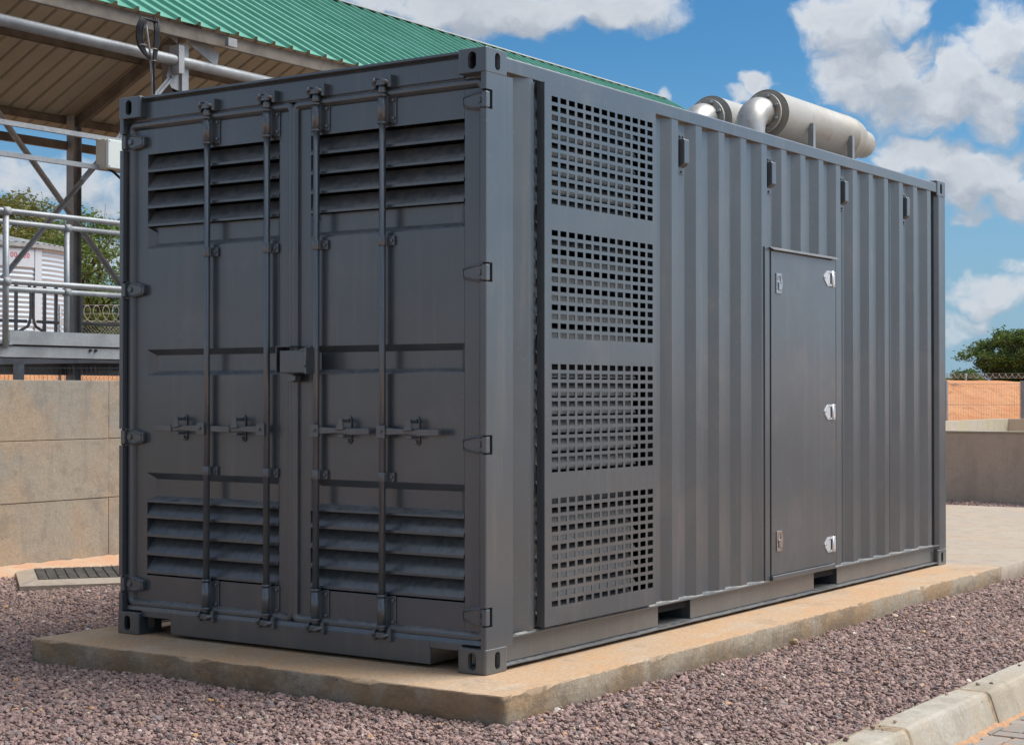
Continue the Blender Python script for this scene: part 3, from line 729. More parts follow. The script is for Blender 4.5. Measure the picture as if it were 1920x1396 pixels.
# junction box and its cable
jb = empty('junction_box', (-7.03, 4.1, 3.43), 'pale grey plastic junction box fixed on the two cable rails beside the container', 'junction box')
mb = MB().box(-7.09, -6.97, 3.965, 4.245, 3.30, 3.567); o = mb.build('box_body', mat('cream_plastic', (.50, .44, .34), .5), jb, bevel=.008); o.location = -jb.location
mb = MB().box(-6.968, -6.93, 3.97, 4.24, 3.305, 3.562); o = mb.build('lid', WHITE, jb, bevel=.008); o.location = -jb.location
mb = MB()
for yy in (3.985, 4.225):
    for zz in (3.322, 3.546): mb.cyl((-6.932, yy, zz), (-6.926, yy, zz), .006, n=8)
o = mb.build('screw', GALV_OLD, jb, kind='stuff'); o.location = -jb.location
path = [(-7.0, 4.03, 3.31)] + [(-7.0, 4.05 + .30 * math.sin(t * math.pi / 2) ** 1.0, 3.31 - .16 * math.sin(t * math.pi * .5) - .02 * t) for t in np.linspace(.1, 1, 10)] + [(-7.0, 4.55, 3.11), (-7.0, 4.8, 3.14)]
o = MB().tube(path, .012, 10).build('cable', RUBBER, jb); o.location = -jb.location

# hanging cable bundle by the eave
cbn = empty('cable_bundle', (-6.9, 4.5, 4.4), 'coiled black cable bundle strapped to a thin conduit hanging from the eave', 'cable')
cl_ = -cbn.location
o = MB().tube([(-6.92, 4.40, 4.72), (-6.92, 4.43, 4.55), (-6.92, 4.46, 4.40), (-6.92, 4.49, 4.1), (-6.92, 4.51, 3.5), (-6.92, 4.52, 2.0)], .010, 10).build('conduit', GALV, cbn); o.location = cl_
for k in range(7):
    off = (k - 3) * .011
    pts = []
    for t in np.linspace(0, 1, 26):
        a = R(-10 + 200 * t); pts.append((-6.90 + .012 * (k % 3), 4.395 - .075 * math.sin(a) ** .8 if math.sin(a) > 0 else 4.395, 4.53 + .16 * math.cos(a)))
    pts = [(-6.90 + .012 * (k % 3), 4.50 + off * .6, 4.70), (-6.90, 4.36 + off, 4.71), (-6.90 + .01 * (k % 3), 4.315 + off, 4.62), (-6.90, 4.31 + off, 4.52), (-6.90, 4.335 + off, 4.44), (-6.90, 4.385 + off * .5, 4.385), (-6.90, 4.44, 4.36 + off * .4)]
    o = MB().tube(pts, .0105, 7).build('cable_loop', RUBBER, cbn); o.location = cl_
for k in range(5):
    off = (k - 2) * .012
    o = MB().tube([(-6.89 + .01 * (k % 2), 4.505 + off, 4.73), (-6.89, 4.515 + off, 4.60), (-6.89, 4.51 + off, 4.50), (-6.89, 4.485 + off * .5, 4.36), (-6.89, 4.478, 4.2), (-6.89, 4.495, 3.6), (-6.89, 4.51, 2.0)], .0105, 7).build('cable_run', RUBBER, cbn); o.location = cl_
for (y, z, w_) in ((4.475, 4.44, .04), (4.345, 4.455, .045), (4.47, 4.33, .026), (4.488, 4.02, .022)):
    ring = [(-6.895 + .03 * math.sin(t), y + w_ * math.cos(t), z + .006 * math.sin(t)) for t in np.linspace(0, 2 * math.pi, 16)[:-1]]
    o = MB().tube(ring, .003, 5, closed=True).build('cable_tie', WIRE, cbn); o.location = cl_
o = MB().tube([(-6.9, 4.53, 4.74), (-6.9, 4.56, 4.66), (-6.9, 4.555, 4.60), (-6.9, 4.575, 4.56), (-6.9, 4.56, 4.51), (-6.9, 4.53, 4.50)], .004, 6).build('loose_wire', RUBBER, cbn); o.location = cl_
o = MB().tube([(-7.1, 5.95, 4.38), (-7.1, 5.985, 4.19)], .003, 5).tube([(-7.1, 6.05, 4.38), (-7.1, 5.985, 4.19)], .003, 5).tube([(-7.1, 5.985, 4.19), (-7.1, 5.93, 4.12)], .003, 5).build('binding_wire', WIRE, sh); o.location = sl

# ------------------------------------------------------------------ platform and guardrails
pf = empty('steel_platform', (-9, 6, 1.6), 'galvanised steel platform with beams and kick plate, above the concrete wall', 'platform')
PY0, PY1 = -2.0, 14.0
part(MB().channel((-6.52, PY0, 1.63), (-6.52, PY1, 1.63), -.05, .105, .008), 'edge_beam', GALV, pf)
part(MB().box(-6.505, -6.497, 2.545, PY1, 1.69, 1.80), 'kick_plate', GALV, pf)
part(MB().box(-6.56, -6.48, PY0, 2.56, 1.683, 1.693), 'landing_plate', GALV, pf)
for xa, xb in ((-7.22, -6.56), (-13.2, -12.5)): part(MB().box(xa, xb, PY0, PY1, 1.69, 1.715), 'deck', GALV_OLD, pf)
for yy in (1.2, 5.4, 9.6): part(MB().box(-13.05, -6.56, yy - .04, yy + .04, 1.60, 1.688), 'cross_beam', GALV_OLD, pf)
part(MB().channel((-13.12, PY0, 1.625), (-13.12, PY1, 1.625), .06, .19, .008), 'back_beam', mat('blue_grey_galvanised', (.25, .27, .29), .5, .3, var2=(.36, .35, .32), vscale=2.5), pf)
for y in (7.9, 8.85, 9.15, 10.0):
    mb = MB()
    for d in (0, .07): mb.box(-13.05, -13.03, y + d, y + d + .03, 1.58, 1.66)
    part(mb, 'cleat', GALV_OLD, pf, kind='stuff')
mb = MB()
for d in (0, .06): mb.cyl((-6.53, 3.40 + d, 1.655), (-6.50, 3.40 + d, 1.655), .012, n=8)
part(mb, 'bolt', BLACK, pf, kind='stuff')

def guard(label, x, posts, y0, y1, zb, zt, zk, rr_=.024, zr=.0):
    g_ = empty('guardrail', (x, (y0 + y1) / 2, zb), label, 'guardrail', 'guardrails on the platform')
    for y in posts:
        part(MB().cyl((x, y, zb), (x, y, zt - .02), rr_ * 1.05, n=14), 'post', GALV, g_)
        mb = MB(); 
        for zz in (zt, zk): mb.cyl((x, y - .034, zz), (x, y + .034, zz), rr_ * 1.45, n=12); mb.tube([(x, y, zz - .03), (x, y, zz + .03)], rr_ * 1.3, 12)
        part(mb, 'clamp', GALV_OLD, g_, kind='stuff')
    for zz in (zt, zk): part(MB().cyl((x, y0, zz), (x, y1, zz), rr_, n=14), 'rail', GALV, g_)
    return g_
guard('galvanised guardrail on the near edge of the platform', -6.46, (.6, 2.475, 5.0, 7.5), -1.9, 9.0, 1.66, 2.755, 2.19)
guard('galvanised guardrail one walkway width behind the nearest one', -7.16, (1.2, 3.70, 6.2), -1.9, 9.0, 1.70, 2.755, 2.185)
g3 = empty('guardrail', (-13.3, 8.7, 1.7), 'distant low guardrail with D shaped ends on the far edge of the platform', 'guardrail', 'guardrails on the platform')
for y in (7.2, 8.13, 8.60, 8.795, 9.235, 10.4): part(MB().cyl((-13.3, y, 1.7), (-13.3, y, 2.75), .026, n=10), 'post', GALV_OLD, g3)
for y0, y1, s in ((6.5, 8.29, 1), (8.46, 8.82, -1), (9.20, 12.5, 0)):
    for zz in (2.75, 2.24): part(MB().cyl((-13.28, y0, zz), (-13.28, y1, zz), .021, n=10), 'rail', GALV_OLD, g3)
for yc, sg in ((8.28, 1), (8.47, -1)):
    pts = []
    for t in np.linspace(0, 1, 8): pts.append((-13.28, yc + sg * .075 * math.sin(t * math.pi / 2), 2.745 - .16 * (1 - math.cos(t * math.pi / 2))))
    for t in np.linspace(0, 1, 8): pts.append((-13.28, yc + sg * .075 * math.cos(t * math.pi / 2), 2.36 - .20 * math.sin(t * math.pi / 2)))
    pts.append((-13.28, yc - sg * .12, 2.10))
    part(MB().tube(pts, .020, 10), 'end_loop', GALV_OLD, g3)

# ================================================================== THE CONTAINER
ct = empty('generator_container', (-1.2, 3.0, 0.0), 'dark grey container with louvred doors, perforated vent cover and side hatch on the plinth', 'container')
def cp(mb, name, material=PAINT, parent=ct, bevel=.0, seg=2, **k):
    o = mb.build(name, material, parent, bevel=bevel, seg=seg, **k)
    if parent is ct: o.location = -ct.location
    return o
# --- corner castings: hollow blocks with oval holes
def casting_mesh():
    wx, wy, wz = .162, .178, .118
    bm = bmesh.new()
    def face_with_hole(fn, w, h, rw, rh, cu, cv):
        # fn(u,v) -> co ; rectangle w x h, stadium hole
        P8 = [(0, 0), (w / 2, 0), (w, 0), (w, h / 2), (w, h), (w / 2, h), (0, h), (0, h / 2)]
        st = []
        for k in range(24):
            a = math.radians(225 + k * 15); c, s_ = math.cos(a), math.sin(a)
            q = (cu + rw * c, cv + (rh - rw) * (1 if s_ > 1e-6 else -1 if s_ < -1e-6 else 0) + rw * s_); st.append(q)
        po = [bm.verts.new(fn(*p)) for p in P8]; ps = [bm.verts.new(fn(*p)) for p in st]
        for i in range(8):
            a0 = 3 * i; ring = [ps[(a0 + j) % 24] for j in range(4)]
            bm.faces.new([po[i], po[(i + 1) % 8]] + ring[::-1])
    face_with_hole(lambda u_, v: (-wx + u_, 0, v), wx, wz, .0235, .041, wx * .52, wz * .5)
    face_with_hole(lambda u_, v: (0, u_, v), wy, wz, .0215, .041, wy * .54, wz * .5)
    face_with_hole(lambda u_, v: (-wx, u_, v), wy, wz, .0215, .041, wy * .54, wz * .5)
    def plain(fn, w, h):
        P8 = [(0, 0), (w / 2, 0), (w, 0), (w, h / 2), (w, h), (w / 2, h), (0, h), (0, h / 2)]; bm.faces.new([bm.verts.new(fn(*p)) for p in P8])
    plain(lambda u_, v: (-wx + u_, wy, v), wx, wz); plain(lambda u_, v: (-wx + u_, v, 0), wx, wy); plain(lambda u_, v: (-wx + u_, v, wz), wx, wy)
    bmesh.ops.remove_doubles(bm, verts=bm.verts, dist=1e-5); bmesh.ops.recalc_face_normals(bm, faces=bm.faces)
    me = bpy.data.meshes.new('corner_casting'); bm.to_mesh(me); bm.free(); me.materials.append(PAINT); return me
cme = casting_mesh()
for (x, sx) in ((.002, 1), (-W - .002, -1)):
    for (y, sy) in ((-.002, 1), (L_ + .002, -1)):
        for z in (0, H - .118):
            o = bpy.data.objects.new('corner_casting', cme); COL.objects.link(o); o.parent = ct
            o.location = Vector((x, y, z)) - ct.location; o.scale = (sx, sy, 1)
            b = o.modifiers.new('bevel', 'BEVEL'); b.width = .010; b.segments = 3; b.limit_method = 'ANGLE'; b.angle_limit = R(50)
            s_ = o.modifiers.new('shell', 'SOLIDIFY'); s_.thickness = .022; s_.offset = -1
# --- corner posts
def post(sx, y0, sy, notch):
    """plan polygon of the post; door side recessed"""
    P = [(0, 0), (-.030, 0), (-.030, .075), (-.10, .075), (-.10, .115), (-.06, .115), (-.045, .10), (-.012, .225), (0, .225)]
    P = [(0, 0), (-.030, 0), (-.030, .085), (-.11, .085), (-.11, .11), (-.02, .11), (-.02, .2245), (0, .2245)]
    x0 = 0 if sx > 0 else -W
    return [(x0 + sx * p[0], y0 + sy * p[1]) for p in P]
hz = [.266, 1.060, 1.857, 2.657]
for sx in (1, -1):
    # front posts: one continuous profile, its front lip cut open at the hinges
    x0 = 0 if sx > 0 else -W
    body = [(-.030, .055), (-.030, .085), (-.11, .085), (-.11, .11), (-.02, .11), (-.02, .2245), (-.001, .2245), (0, .2235), (0, .055)]
    arc = [(-.009 + .009 * math.cos(R(t)), .011 - .009 * math.sin(R(t))) for t in range(0, 91, 15)]
    lip = [(0, .055)] + arc + [(-.027, .002), (-.030, .005), (-.030, .055)]
    T_ = lambda P_: [(x0 + sx * a_, b_) for a_, b_ in P_]
    mb = MB(); mb.prism(T_(body), 'z', .116, H - .116)
    z = .116
    for h_ in hz + [None]:
        e_ = (h_ - .047) if h_ else H - .116
        P_ = T_(lip); n_ = len(P_)
        mb.add([(p[0], p[1], zz) for zz in (z, e_) for p in P_], [tuple(range(n_)), tuple(range(2 * n_ - 1, n_ - 1, -1))] + [(i, i + 1, n_ + i + 1, n_ + i) for i in range(n_ - 1)])
        if h_: z = h_ + .043
    cp(mb, 'corner_post')
    x0 = 0 if sx > 0 else -W
    cp(MB().prism([(x0, L_), (x0 - sx * .06, L_), (x0 - sx * .06, L_ - .17), (x0 - sx * .03, L_ - .17), (x0, L_ - .14)], 'z', .116, H - .116), 'corner_post', bevel=.006)
# --- frame: header, sill, rails
cp(MB().prism([(.045, 2.770), (.045, 2.862), (.052, 2.885), (.16, 2.885), (.16, 2.770)], 'x', -W + .155, -.155).box(-W + .03, -.03, .055, .11, 2.762, 2.78), 'door_header', bevel=.004)
cp(MB().prism([(.018, 2.880), (.16, 2.880), (.16, 2.894), (.018, 2.891)], 'x', -W + .163, -.163), 'header_drip')
sill = MB()
def sill_prof(z0): return [(.030, z0), (.030, .128), (.050, .150), (.16, .150), (.16, z0)]
sill.prism(sill_prof(.018), 'x', -2.065, -.346).prism(sill_prof(.096), 'x', -.346, -.155).prism(sill_prof(.096), 'x', -W + .155, -2.065)
sill.box(-.350, -.342, .031, .30, .018, .0955).box(-2.069, -2.061, .031, .30, .018, .0955)
cp(sill, 'door_sill', bevel=.003)
for sx in (1, -1):
    xo = 0 if sx > 0 else -W
    def X(a): return xo + sx * a
    tr = [(X(-.004), 2.803), (X(-.004), 2.868), (X(-.012), 2.876), (X(-.06), 2.876), (X(-.06), 2.803)]
    cp(MB().prism(tr, 'y', .176, L_ - .176), 'top_rail', bevel=.003)
    mb = MB()
    for a_, b_ in ((.176, 1.664), (2.03, 3.70), (4.068, L_ - .176)):
        mb.prism([(X(-.030), .034), (X(-.030), .148), (X(-.036), .148), (X(-.036), .034)], 'y', a_, b_)
    mb.prism([(X(.0), .148), (X(.0), .156), (X(-.07), .156), (X(-.07), .148)], 'y', .224, L_ - .14)
    # bottom flange with a slightly wavy welded edge
    n = 120; vs = []; rr = random.Random(5)
    for i in range(n + 1):
        y = .176 + (L_ - .352) * i / n; w_ = .001 * math.sin(i * .9) + rr.uniform(-.0015, .0015)
        for (a_, z_) in ((-.004 + w_, .018 + w_), (-.004 + w_, .026 + w_), (-.06, .036), (-.06, .030)): vs.append((X(a_), y, z_))
    fs = [(4 * i + k, 4 * i + (k + 1) % 4, 4 * i + 4 + (k + 1) % 4, 4 * i + 4 + k) for i in range(n) for k in range(4)] + [(0, 1, 2, 3), (4 * n + 3, 4 * n + 2, 4 * n + 1, 4 * n)]
    mb.add(vs, fs)
    cp(mb, 'bottom_rail', bevel=.002)
# fork pocket boxes right through, dark inside
for a_, b_ in ((1.664, 2.03), (3.70, 4.068)):
    mb = MB().box(-W + .04, -.036, a_ - .004, a_, .034, .147).box(-W + .04, -.036, b_, b_ + .004, .034, .147).box(-W + .04, -.036, a_, b_, .142, .147).box(-W + .04, -.036, a_, b_, .030, .034)
    cp(mb, 'fork_pocket', PAINT)
cp(MB().box(-W + .05, -.05, .12, L_ - .1, .10, .14), 'floor', BLACK)
# --- roof, hidden walls and black panels behind the louvres
cp(MB().box(-W + .06, -.06, .16, L_ - .12, 2.850, 2.868), 'roof_panel')
cp(MB().box(-W + .05, -.05, L_ - .09, L_ - .04, .04, 2.86), 'end_wall')
cp(MB().box(-W + .03, -W + .06, .22, L_ - .14, .156, 2.803), 'far_side_wall')
cp(MB().box(-.60, -.58, .16, 1.75, .14, 2.85).box(-.58, -.06, 1.72, 1.74, .14, 2.85).box(-W + .06, -.06, .50, .52, .14, 2.85), 'shade_backing', BLACK)  # black panels added behind the louvres, interior shade put into their colour

# --- corrugated side sheet
DO0, DO1, DT = 2.93, 3.985, 2.185
def corr(y):
    """x of the sheet at y"""
    t = (y - 1.574) % .28; xo, xi = -.010, -.046
    if t < .070: return xo + (xi - xo) * t / .070
    if t < .140: return xi
    if t < .208: return xi + (xo - xi) * (t - .140) / .068
    return xo
brk = set()
k = -1
while 1.574 + .28 * k < L_:
    for o_ in (0, .070, .140, .208):
        y = 1.574 + .28 * k + o_
        if 1.50 < y < L_ - .15: brk.add(round(y, 4))
    k += 1
for y in (1.505, DO0, DO1, 5.80): brk.add(y)
brk = sorted(b for b in brk if 1.505 <= b <= 5.80)
mb = MB(); sheet = []
for a_, b_ in zip(brk[:-1], brk[1:]):
    z0 = DT if (a_ >= DO0 - 1e-6 and b_ <= DO1 + 1e-6) else .156
    z1 = 2.803
    xa, xb = corr(a_ + 1e-5), corr(b_ - 1e-5)
    mb.add([(xa, a_, z0), (xb, b_, z0), (xb, b_, z1), (xa, a_, z1)], [(0, 1, 2, 3)])
# end piece by the far post, first flat piece behind the door post
mb.add([(-.046, 5.80, .156), (-.046, 5.93, .156), (-.046, 5.93, 2.803), (-.046, 5.80, 2.803)], [(0, 1, 2, 3)])
for (xa, ya), (xb, yb2) in zip([(-.046, .2245), (-.046, .262), (-.006, .365), (-.006, .404), (-.044, .410)], [(-.046, .262), (-.006, .365), (-.006, .404), (-.044, .410), (-.044, .50)]):
    mb.add([(xa, ya, .156), (xb, yb2, .156), (xb, yb2, 2.803), (xa, ya, 2.803)], [(0, 1, 2, 3)])
o = cp(mb, 'corrugated_side', merge=True, bevel=.008, seg=3)
o.modifiers.new('t', 'SOLIDIFY').thickness = .002
# narrow stiffening lines pressed in some troughs, ragged weld at the sheet foot
mb = MB()
for k in (1, 4, 6, 9, 12):
    y = 1.574 + .28 * k + .100
    mb.box(-.0465, -.0448, y, y + .004, .156, 2.803).box(-.0465, -.0448, y + .012, y + .015, .156, 2.803)
cp(mb, 'sheet_seam')
rr = random.Random(9); mb = MB(); n = 260; vs = []
for i in range(n + 1):
    y = .25 + (5.8 - .25) * i / n; 
    if DO0 - .02 < y < DO1 + .02: xx = -.01
    else: xx = corr(y) if y > 1.5 else -.01
    vs += [(xx + .008 + rr.uniform(0, .003), y, .1565), (xx + .005, y, .160 + rr.uniform(0, .002)), (xx - .002, y, .164 + rr.uniform(0, .002))]
mb.add(vs, [(3 * i + k, 3 * i + 3 + k, 3 * i + 4 + k, 3 * i + 1 + k) for i in range(n) for k in (0, 1)])
cp(mb, 'weld_seam', mat('painted_weld', (.11, .12, .125), .55, var2=(.26, .24, .21), vscale=14))
# weld beads beside the cover
mb = MB(); n = 240; vs = []
for i in range(n + 1):
    z = .17 + 2.62 * i / n; q = rr.uniform(-.0018, .0018)
    vs += [(-.008, .396 + q, z), (-.001 + q, .401, z), (-.010, .406 + q, z)]
mb.add(vs, [(3 * i + k, 3 * i + 3 + k, 3 * i + 4 + k, 3 * i + 1 + k) for i in range(n) for k in (0, 1)], True)
cp(mb, 'weld_bead')

# --- side louvres behind the cover and the perforated cover itself
for i in range(29):
    z = .20 + i * .0902
    if z > 2.72: break
    mb = MB().prism([(-.020, z), (-.016, z), (-.016, z + .008), (-.066, z + .070), (-.070, z + .068), (-.020, z + .006)], 'y', .47, 1.40)
    if i == 0: lv = cp(mb, 'side_louvre_blade')
    else:
        o = lv.copy(); COL.objects.link(o); o.location = Vector(lv.location) + Vector((0, 0, i * .0902))
cp(MB().box(-.20, -.14, 1.40, 1.503, .157, 2.802).box(-.05, -.045, .45, .47, .157, 2.802), 'louvre_jamb')
XC = .035; y0c, y1c, z0c, z1c = .442, 1.528, .174, 2.795
ysl = [y0c]; cols = [(.505 + .0777 * i, .505 + .0777 * i + .056) for i in range(13)]
zsl = [z0c]; rows = []
for gq in range(4):
    top = 2.736 - .6493 * gq
    for r_ in range(12): rows.append((top - .0451 * r_ - .0280, top - .0451 * r_))
rows.sort()
yb = [y0c] + [v for c in cols for v in c] + [y1c]; zb_ = [z0c] + [v for c in rows for v in c] + [z1c]
mb = MB()
def solid(i, j): return not (i % 2 == 1 and j % 2 == 1)
for i in range(len(yb) - 1):
    for j in range(len(zb_) - 1):
        a_, b_, c_, d_ = yb[i], yb[i + 1], zb_[j], zb_[j + 1]
        if solid(i, j):
            for x in (XC, XC - .004): mb.add([(x, a_, c_), (x, b_, c_), (x, b_, d_), (x, a_, d_)], [(0, 1, 2, 3)])
        else:
            mb.add([(x, y, z) for x in (XC, XC - .004) for y, z in ((a_, c_), (b_, c_), (b_, d_), (a_, d_))], [(k, (k + 1) % 4, 4 + (k + 1) % 4, 4 + k) for k in range(4)])
cover = cp(mb, 'perforated_cover', merge=True)
mb = MB()
mb.box(-.010, XC - .0005, y0c, y0c + .003, z0c, z1c).box(-.010, XC - .0005, y1c - .003, y1c, z0c, z1c).box(-.046, XC - .0005, y0c + .003, y1c - .003, z1c - .003, z1c).box(-.02, XC - .0005, y0c + .003, y1c - .003, z0c, z0c + .003)
mb.box(-.024, -.018, .416, y0c, z0c, z1c)
cp(mb, 'cover_edge')
# --- side hatch
cp(MB().box(-.030, .0, DO0, 2.996, .162, DT).box(-.030, .0, 3.918, DO1, .162, DT).box(-.030, .0, 2.996, 3.918, DT - .012, DT).box(-.030, -.012, 2.996, 3.918, .162, DT - .012), 'hatch_frame', bevel=.002)
hd = cp(MB().box(-.010, .006, 3.004, 3.911, .188, 2.163), 'hatch_door', bevel=.003)
cp(MB().prism([(0.0, 2.173), (.030, 2.166), (.030, 2.170), (.0, 2.188)], 'y', 2.99, 3.985), 'drip_strip', bevel=.001)
cp(MB().prism([(.0, .157), (.018, .157), (.018, .182), (.012, .184), (.0, .184)], 'y', 3.0, 3.94), 'threshold', bevel=.001)
def child(mb, name, material, parent, bevel=0, seg=2, **k):
    o = mb.build(name, material, parent, bevel=bevel, seg=seg, **k); return o
hinge_proto = latch_proto = None
for z in (2.042, 1.173, .313):
    if hinge_proto is None:
        o = cp(MB().prism([(3.79, 2.030), (3.79, 2.050), (3.838, 2.090), (3.875, 2.090), (3.875, 1.992), (3.838, 1.992)], 'x', .0062, .0105).box(.0062, .0105, 3.925, 3.958, 1.992, 2.090).tube([(.012, 3.908, 1.990), (.012, 3.908, 2.092)], .008, 10).box(.0062, .012, 3.875, 3.925, 1.992, 2.006).box(.0062, .012, 3.875, 3.925, 2.076, 2.090), 'hatch_hinge', ZINC)
        mb = MB()
        for (yy, zz) in ((3.80, 2.041), (3.86, 2.078), (3.86, 2.004), (3.945, 2.078), (3.945, 2.004)): mb.cyl((.010, yy, zz), (.0135, yy, zz), .005, n=8)
        s_ = child(mb, 'screw', CHROME, o, kind='stuff')
        hinge_proto = o
    else: copy_tree(hinge_proto, ct, (0, 0, z - 2.042))
for z in (1.966, .390):
    if latch_proto is None:
        w0, w1 = 3.068, 3.142; z0, z1 = 1.905, 2.030
        fr = MB().box(.0062, .013, w0, w0 + .012, z0, z1).box(.0062, .013, w1 - .016, w1, z0, z1).box(.0062, .013, w0 + .012, w1 - .016, z0, z0 + .018).box(.0062, .013, w0 + .012, w1 - .016, z1 - .018, z1)
        fr.prism([(w1, 1.918), (w1 + .014, 1.955), (w1 + .014, 1.985), (w1, 2.02)], 'x', .0062, .012)
        o = cp(fr, 'hatch_latch', CHROME, bevel=.0025)
        child(MB().box(.0065, .0075, w0 + .012, w1 - .016, z0 + .018, z1 - .018), 'latch_recess', mat('worn_latch_recess', (.55, .53, .50), .4, .6, var=.6, vscale=70), o)
        child(MB().box(.0075, .017, 3.095, 3.118, 1.93, 1.975).tube([(.014, 3.088, 1.972), (.014, 3.125, 1.972)], .006, 8).box(.0075, .014, 3.085, 3.10, 1.985, 2.005), 'latch_handle', CHROME, o, bevel=.002)
        latch_proto = o
    else: copy_tree(latch_proto, ct, (0, 0, z - 1.966))
# --- ventilator boxes high on the side
vp = None
for k in (1, 5, 9, 13):
    y = 1.574 + .28 * k + .092
    if vp is None:
        o = cp(MB().box(-.0455, -.040, y - .028, y + .036, 2.515, 2.745), 'vent_plate', bevel=.002)
        child(MB().prism([(-.040, 2.552), (-.004, 2.575), (-.004, 2.705), (-.012, 2.712), (-.040, 2.712)], 'y', y - .024, y + .034), 'vent_hood', PAINT, o, bevel=.004)
        mb = MB()
        for (yy, zz) in ((y - .012, 2.725), (y + .018, 2.727), (y + .004, 2.530)): mb.cyl((-.041, yy, zz), (-.032, yy, zz), .0075, n=8)
        child(mb, 'rivet', PAINT_BAR, o, kind='stuff')
        vp = o; vy = y
    else: copy_tree(vp, ct, (0, y - vy, 0))

# --- doors -------------------------------------------------------------
DP = .060     # door skin plane
CX = -1.219
def door(x0, x1, fi0, fi1, left):
    """x0..x1 door, fi0..fi1 the louvred/ribbed field"""
    prof = [(DP, .150), (DP, .322), (.125, .322)]          # only outline pieces; the field is strips between openings
    mb = MB()
    T = .004
    # stiles
    mb.box(x0, fi0, DP, DP + .055, .150, 2.752).box(fi1, x1, DP, DP + .055, .150, 2.752)
    # bottom panel, middle field (between rib recesses), top panel as one profile each
    D = .036
    mb.prism([(DP, .150), (DP, .318), (DP + T, .318), (DP + T, .150)], 'x', fi0, fi1)
    mid = [(DP, .868), (DP, 1.390), (DP + .010, 1.398), (DP + D, 1.414), (DP + D, 1.500), (DP, 1.530), (DP, 2.076), (DP + .004, 2.082), (DP + D, 2.100), (DP + D, 2.190)]
    low = [(DP + .010, .708), (DP + .002, .716), (DP + .004, .724), (DP + D, .742), (DP + D, .834), (DP, .868)]
    full = low[:-1] + mid
    full = [(DP + D, .70)] + low[1:] + mid[1:]
    def strip(pts):
        n = len(pts); vs = []
        for x in (fi0, fi1):
            vs += [(x, a_, b_) for a_, b_ in pts]
        mb.add(vs, [(i, i + 1, n + i + 1, n + i) for i in range(n - 1)])
    strip([(DP + .030, .716), (DP - .004, .708), (DP - .004, .718), (DP + .002, .724), (DP + D, .744), (DP + D, .834), (DP, .868), (DP, 1.390), (DP + .004, 1.396), (DP + D, 1.414), (DP + D, 1.500), (DP, 1.530), (DP, 2.072), (DP + .004, 2.080), (DP + D, 2.100), (DP + D, 2.192)])
    mb.prism([(DP, 2.582), (DP, 2.752), (DP + T, 2.752), (DP + T, 2.588)], 'x', fi0, fi1)
    # slanted ends of the recesses
    for (za, zb2) in ((.720, .866), (1.392, 1.528), (2.076, 2.19)):
        for xa, sg in ((fi0, 1), (fi1, -1)):
            mb.add([(xa, DP, za), (xa, DP, zb2), (xa + sg * .040, DP + D, zb2 - .03), (xa + sg * .040, DP + D, za + .018), (xa, DP + D, za), (xa, DP + D, zb2)], [(0, 1, 2, 3)])
    d = cp(mb, 'container_door', bevel=.003, seg=2)
    # louvre blades, each its own
    first = None
    for zl in (.328, .427, .526, .625, 2.194, 2.291, 2.388, 2.487):
        hgt = .088
        if first is None:
            bl = MB().prism([(DP - .005, 0), (DP - .002, -.002), (DP - .002, .010), (DP + .058, hgt), (DP + .055, hgt + .002), (DP - .005, .012)], 'x', fi0 + .001, fi1 - .001)
            first = child(bl, 'louvre_blade', PAINT, d); first.location = (0, 0, zl)
        else:
            o = first.copy(); COL.objects.link(o); o.location = (0, 0, zl)
    # black panels added inside the container keep the openings dark
    # gasket frame with rounded corners
    g0, g1, gz0, gz1 = x0 + .004, x1 - .004, .158, 2.748
    rc = .035; path = []
    for (cx_, cz_, a0) in ((g1 - rc, gz0 + rc, -90), (g1 - rc, gz1 - rc, 0), (g0 + rc, gz1 - rc, 90), (g0 + rc, gz0 + rc, 180)):
        for t in range(7): a = R(a0 + 15 * t); path.append((cx_ + rc * math.cos(a), cz_ + rc * math.sin(a), math.cos(a), math.sin(a)))
    sec = [(.016, 0), (.014, .018), (.004, .026), (-.012, .026), (-.024, .014), (-.030, 0)]   # (outward, proud)
    n = len(sec); m_ = len(path); vs = []
    for (px_, pz_, nx_, nz2) in path:
        for (o_, pr_) in sec: vs.append((px_ + nx_ * o_, DP - pr_, pz_ + nz2 * o_))
    gm = MB(); gm.add(vs, [(i * n + k, i * n + k + 1, ((i + 1) % m_) * n + k + 1, ((i + 1) % m_) * n + k) for i in range(m_) for k in range(n - 1)])
    child(gm, 'door_gasket', PAINT, d, bevel=.003)
    return d
dl_ = door(-2.398, CX - .004, -2.276, -1.325, True)
dr_ = door(CX + .004, -.040, -1.113, -.163, False)
# lower beading under the doors
cp(MB().prism([(.028, .128), (.034, .150), (.060, .153), (.060, .124)], 'x', -2.40, -.035), 'sill_bead', bevel=.002)

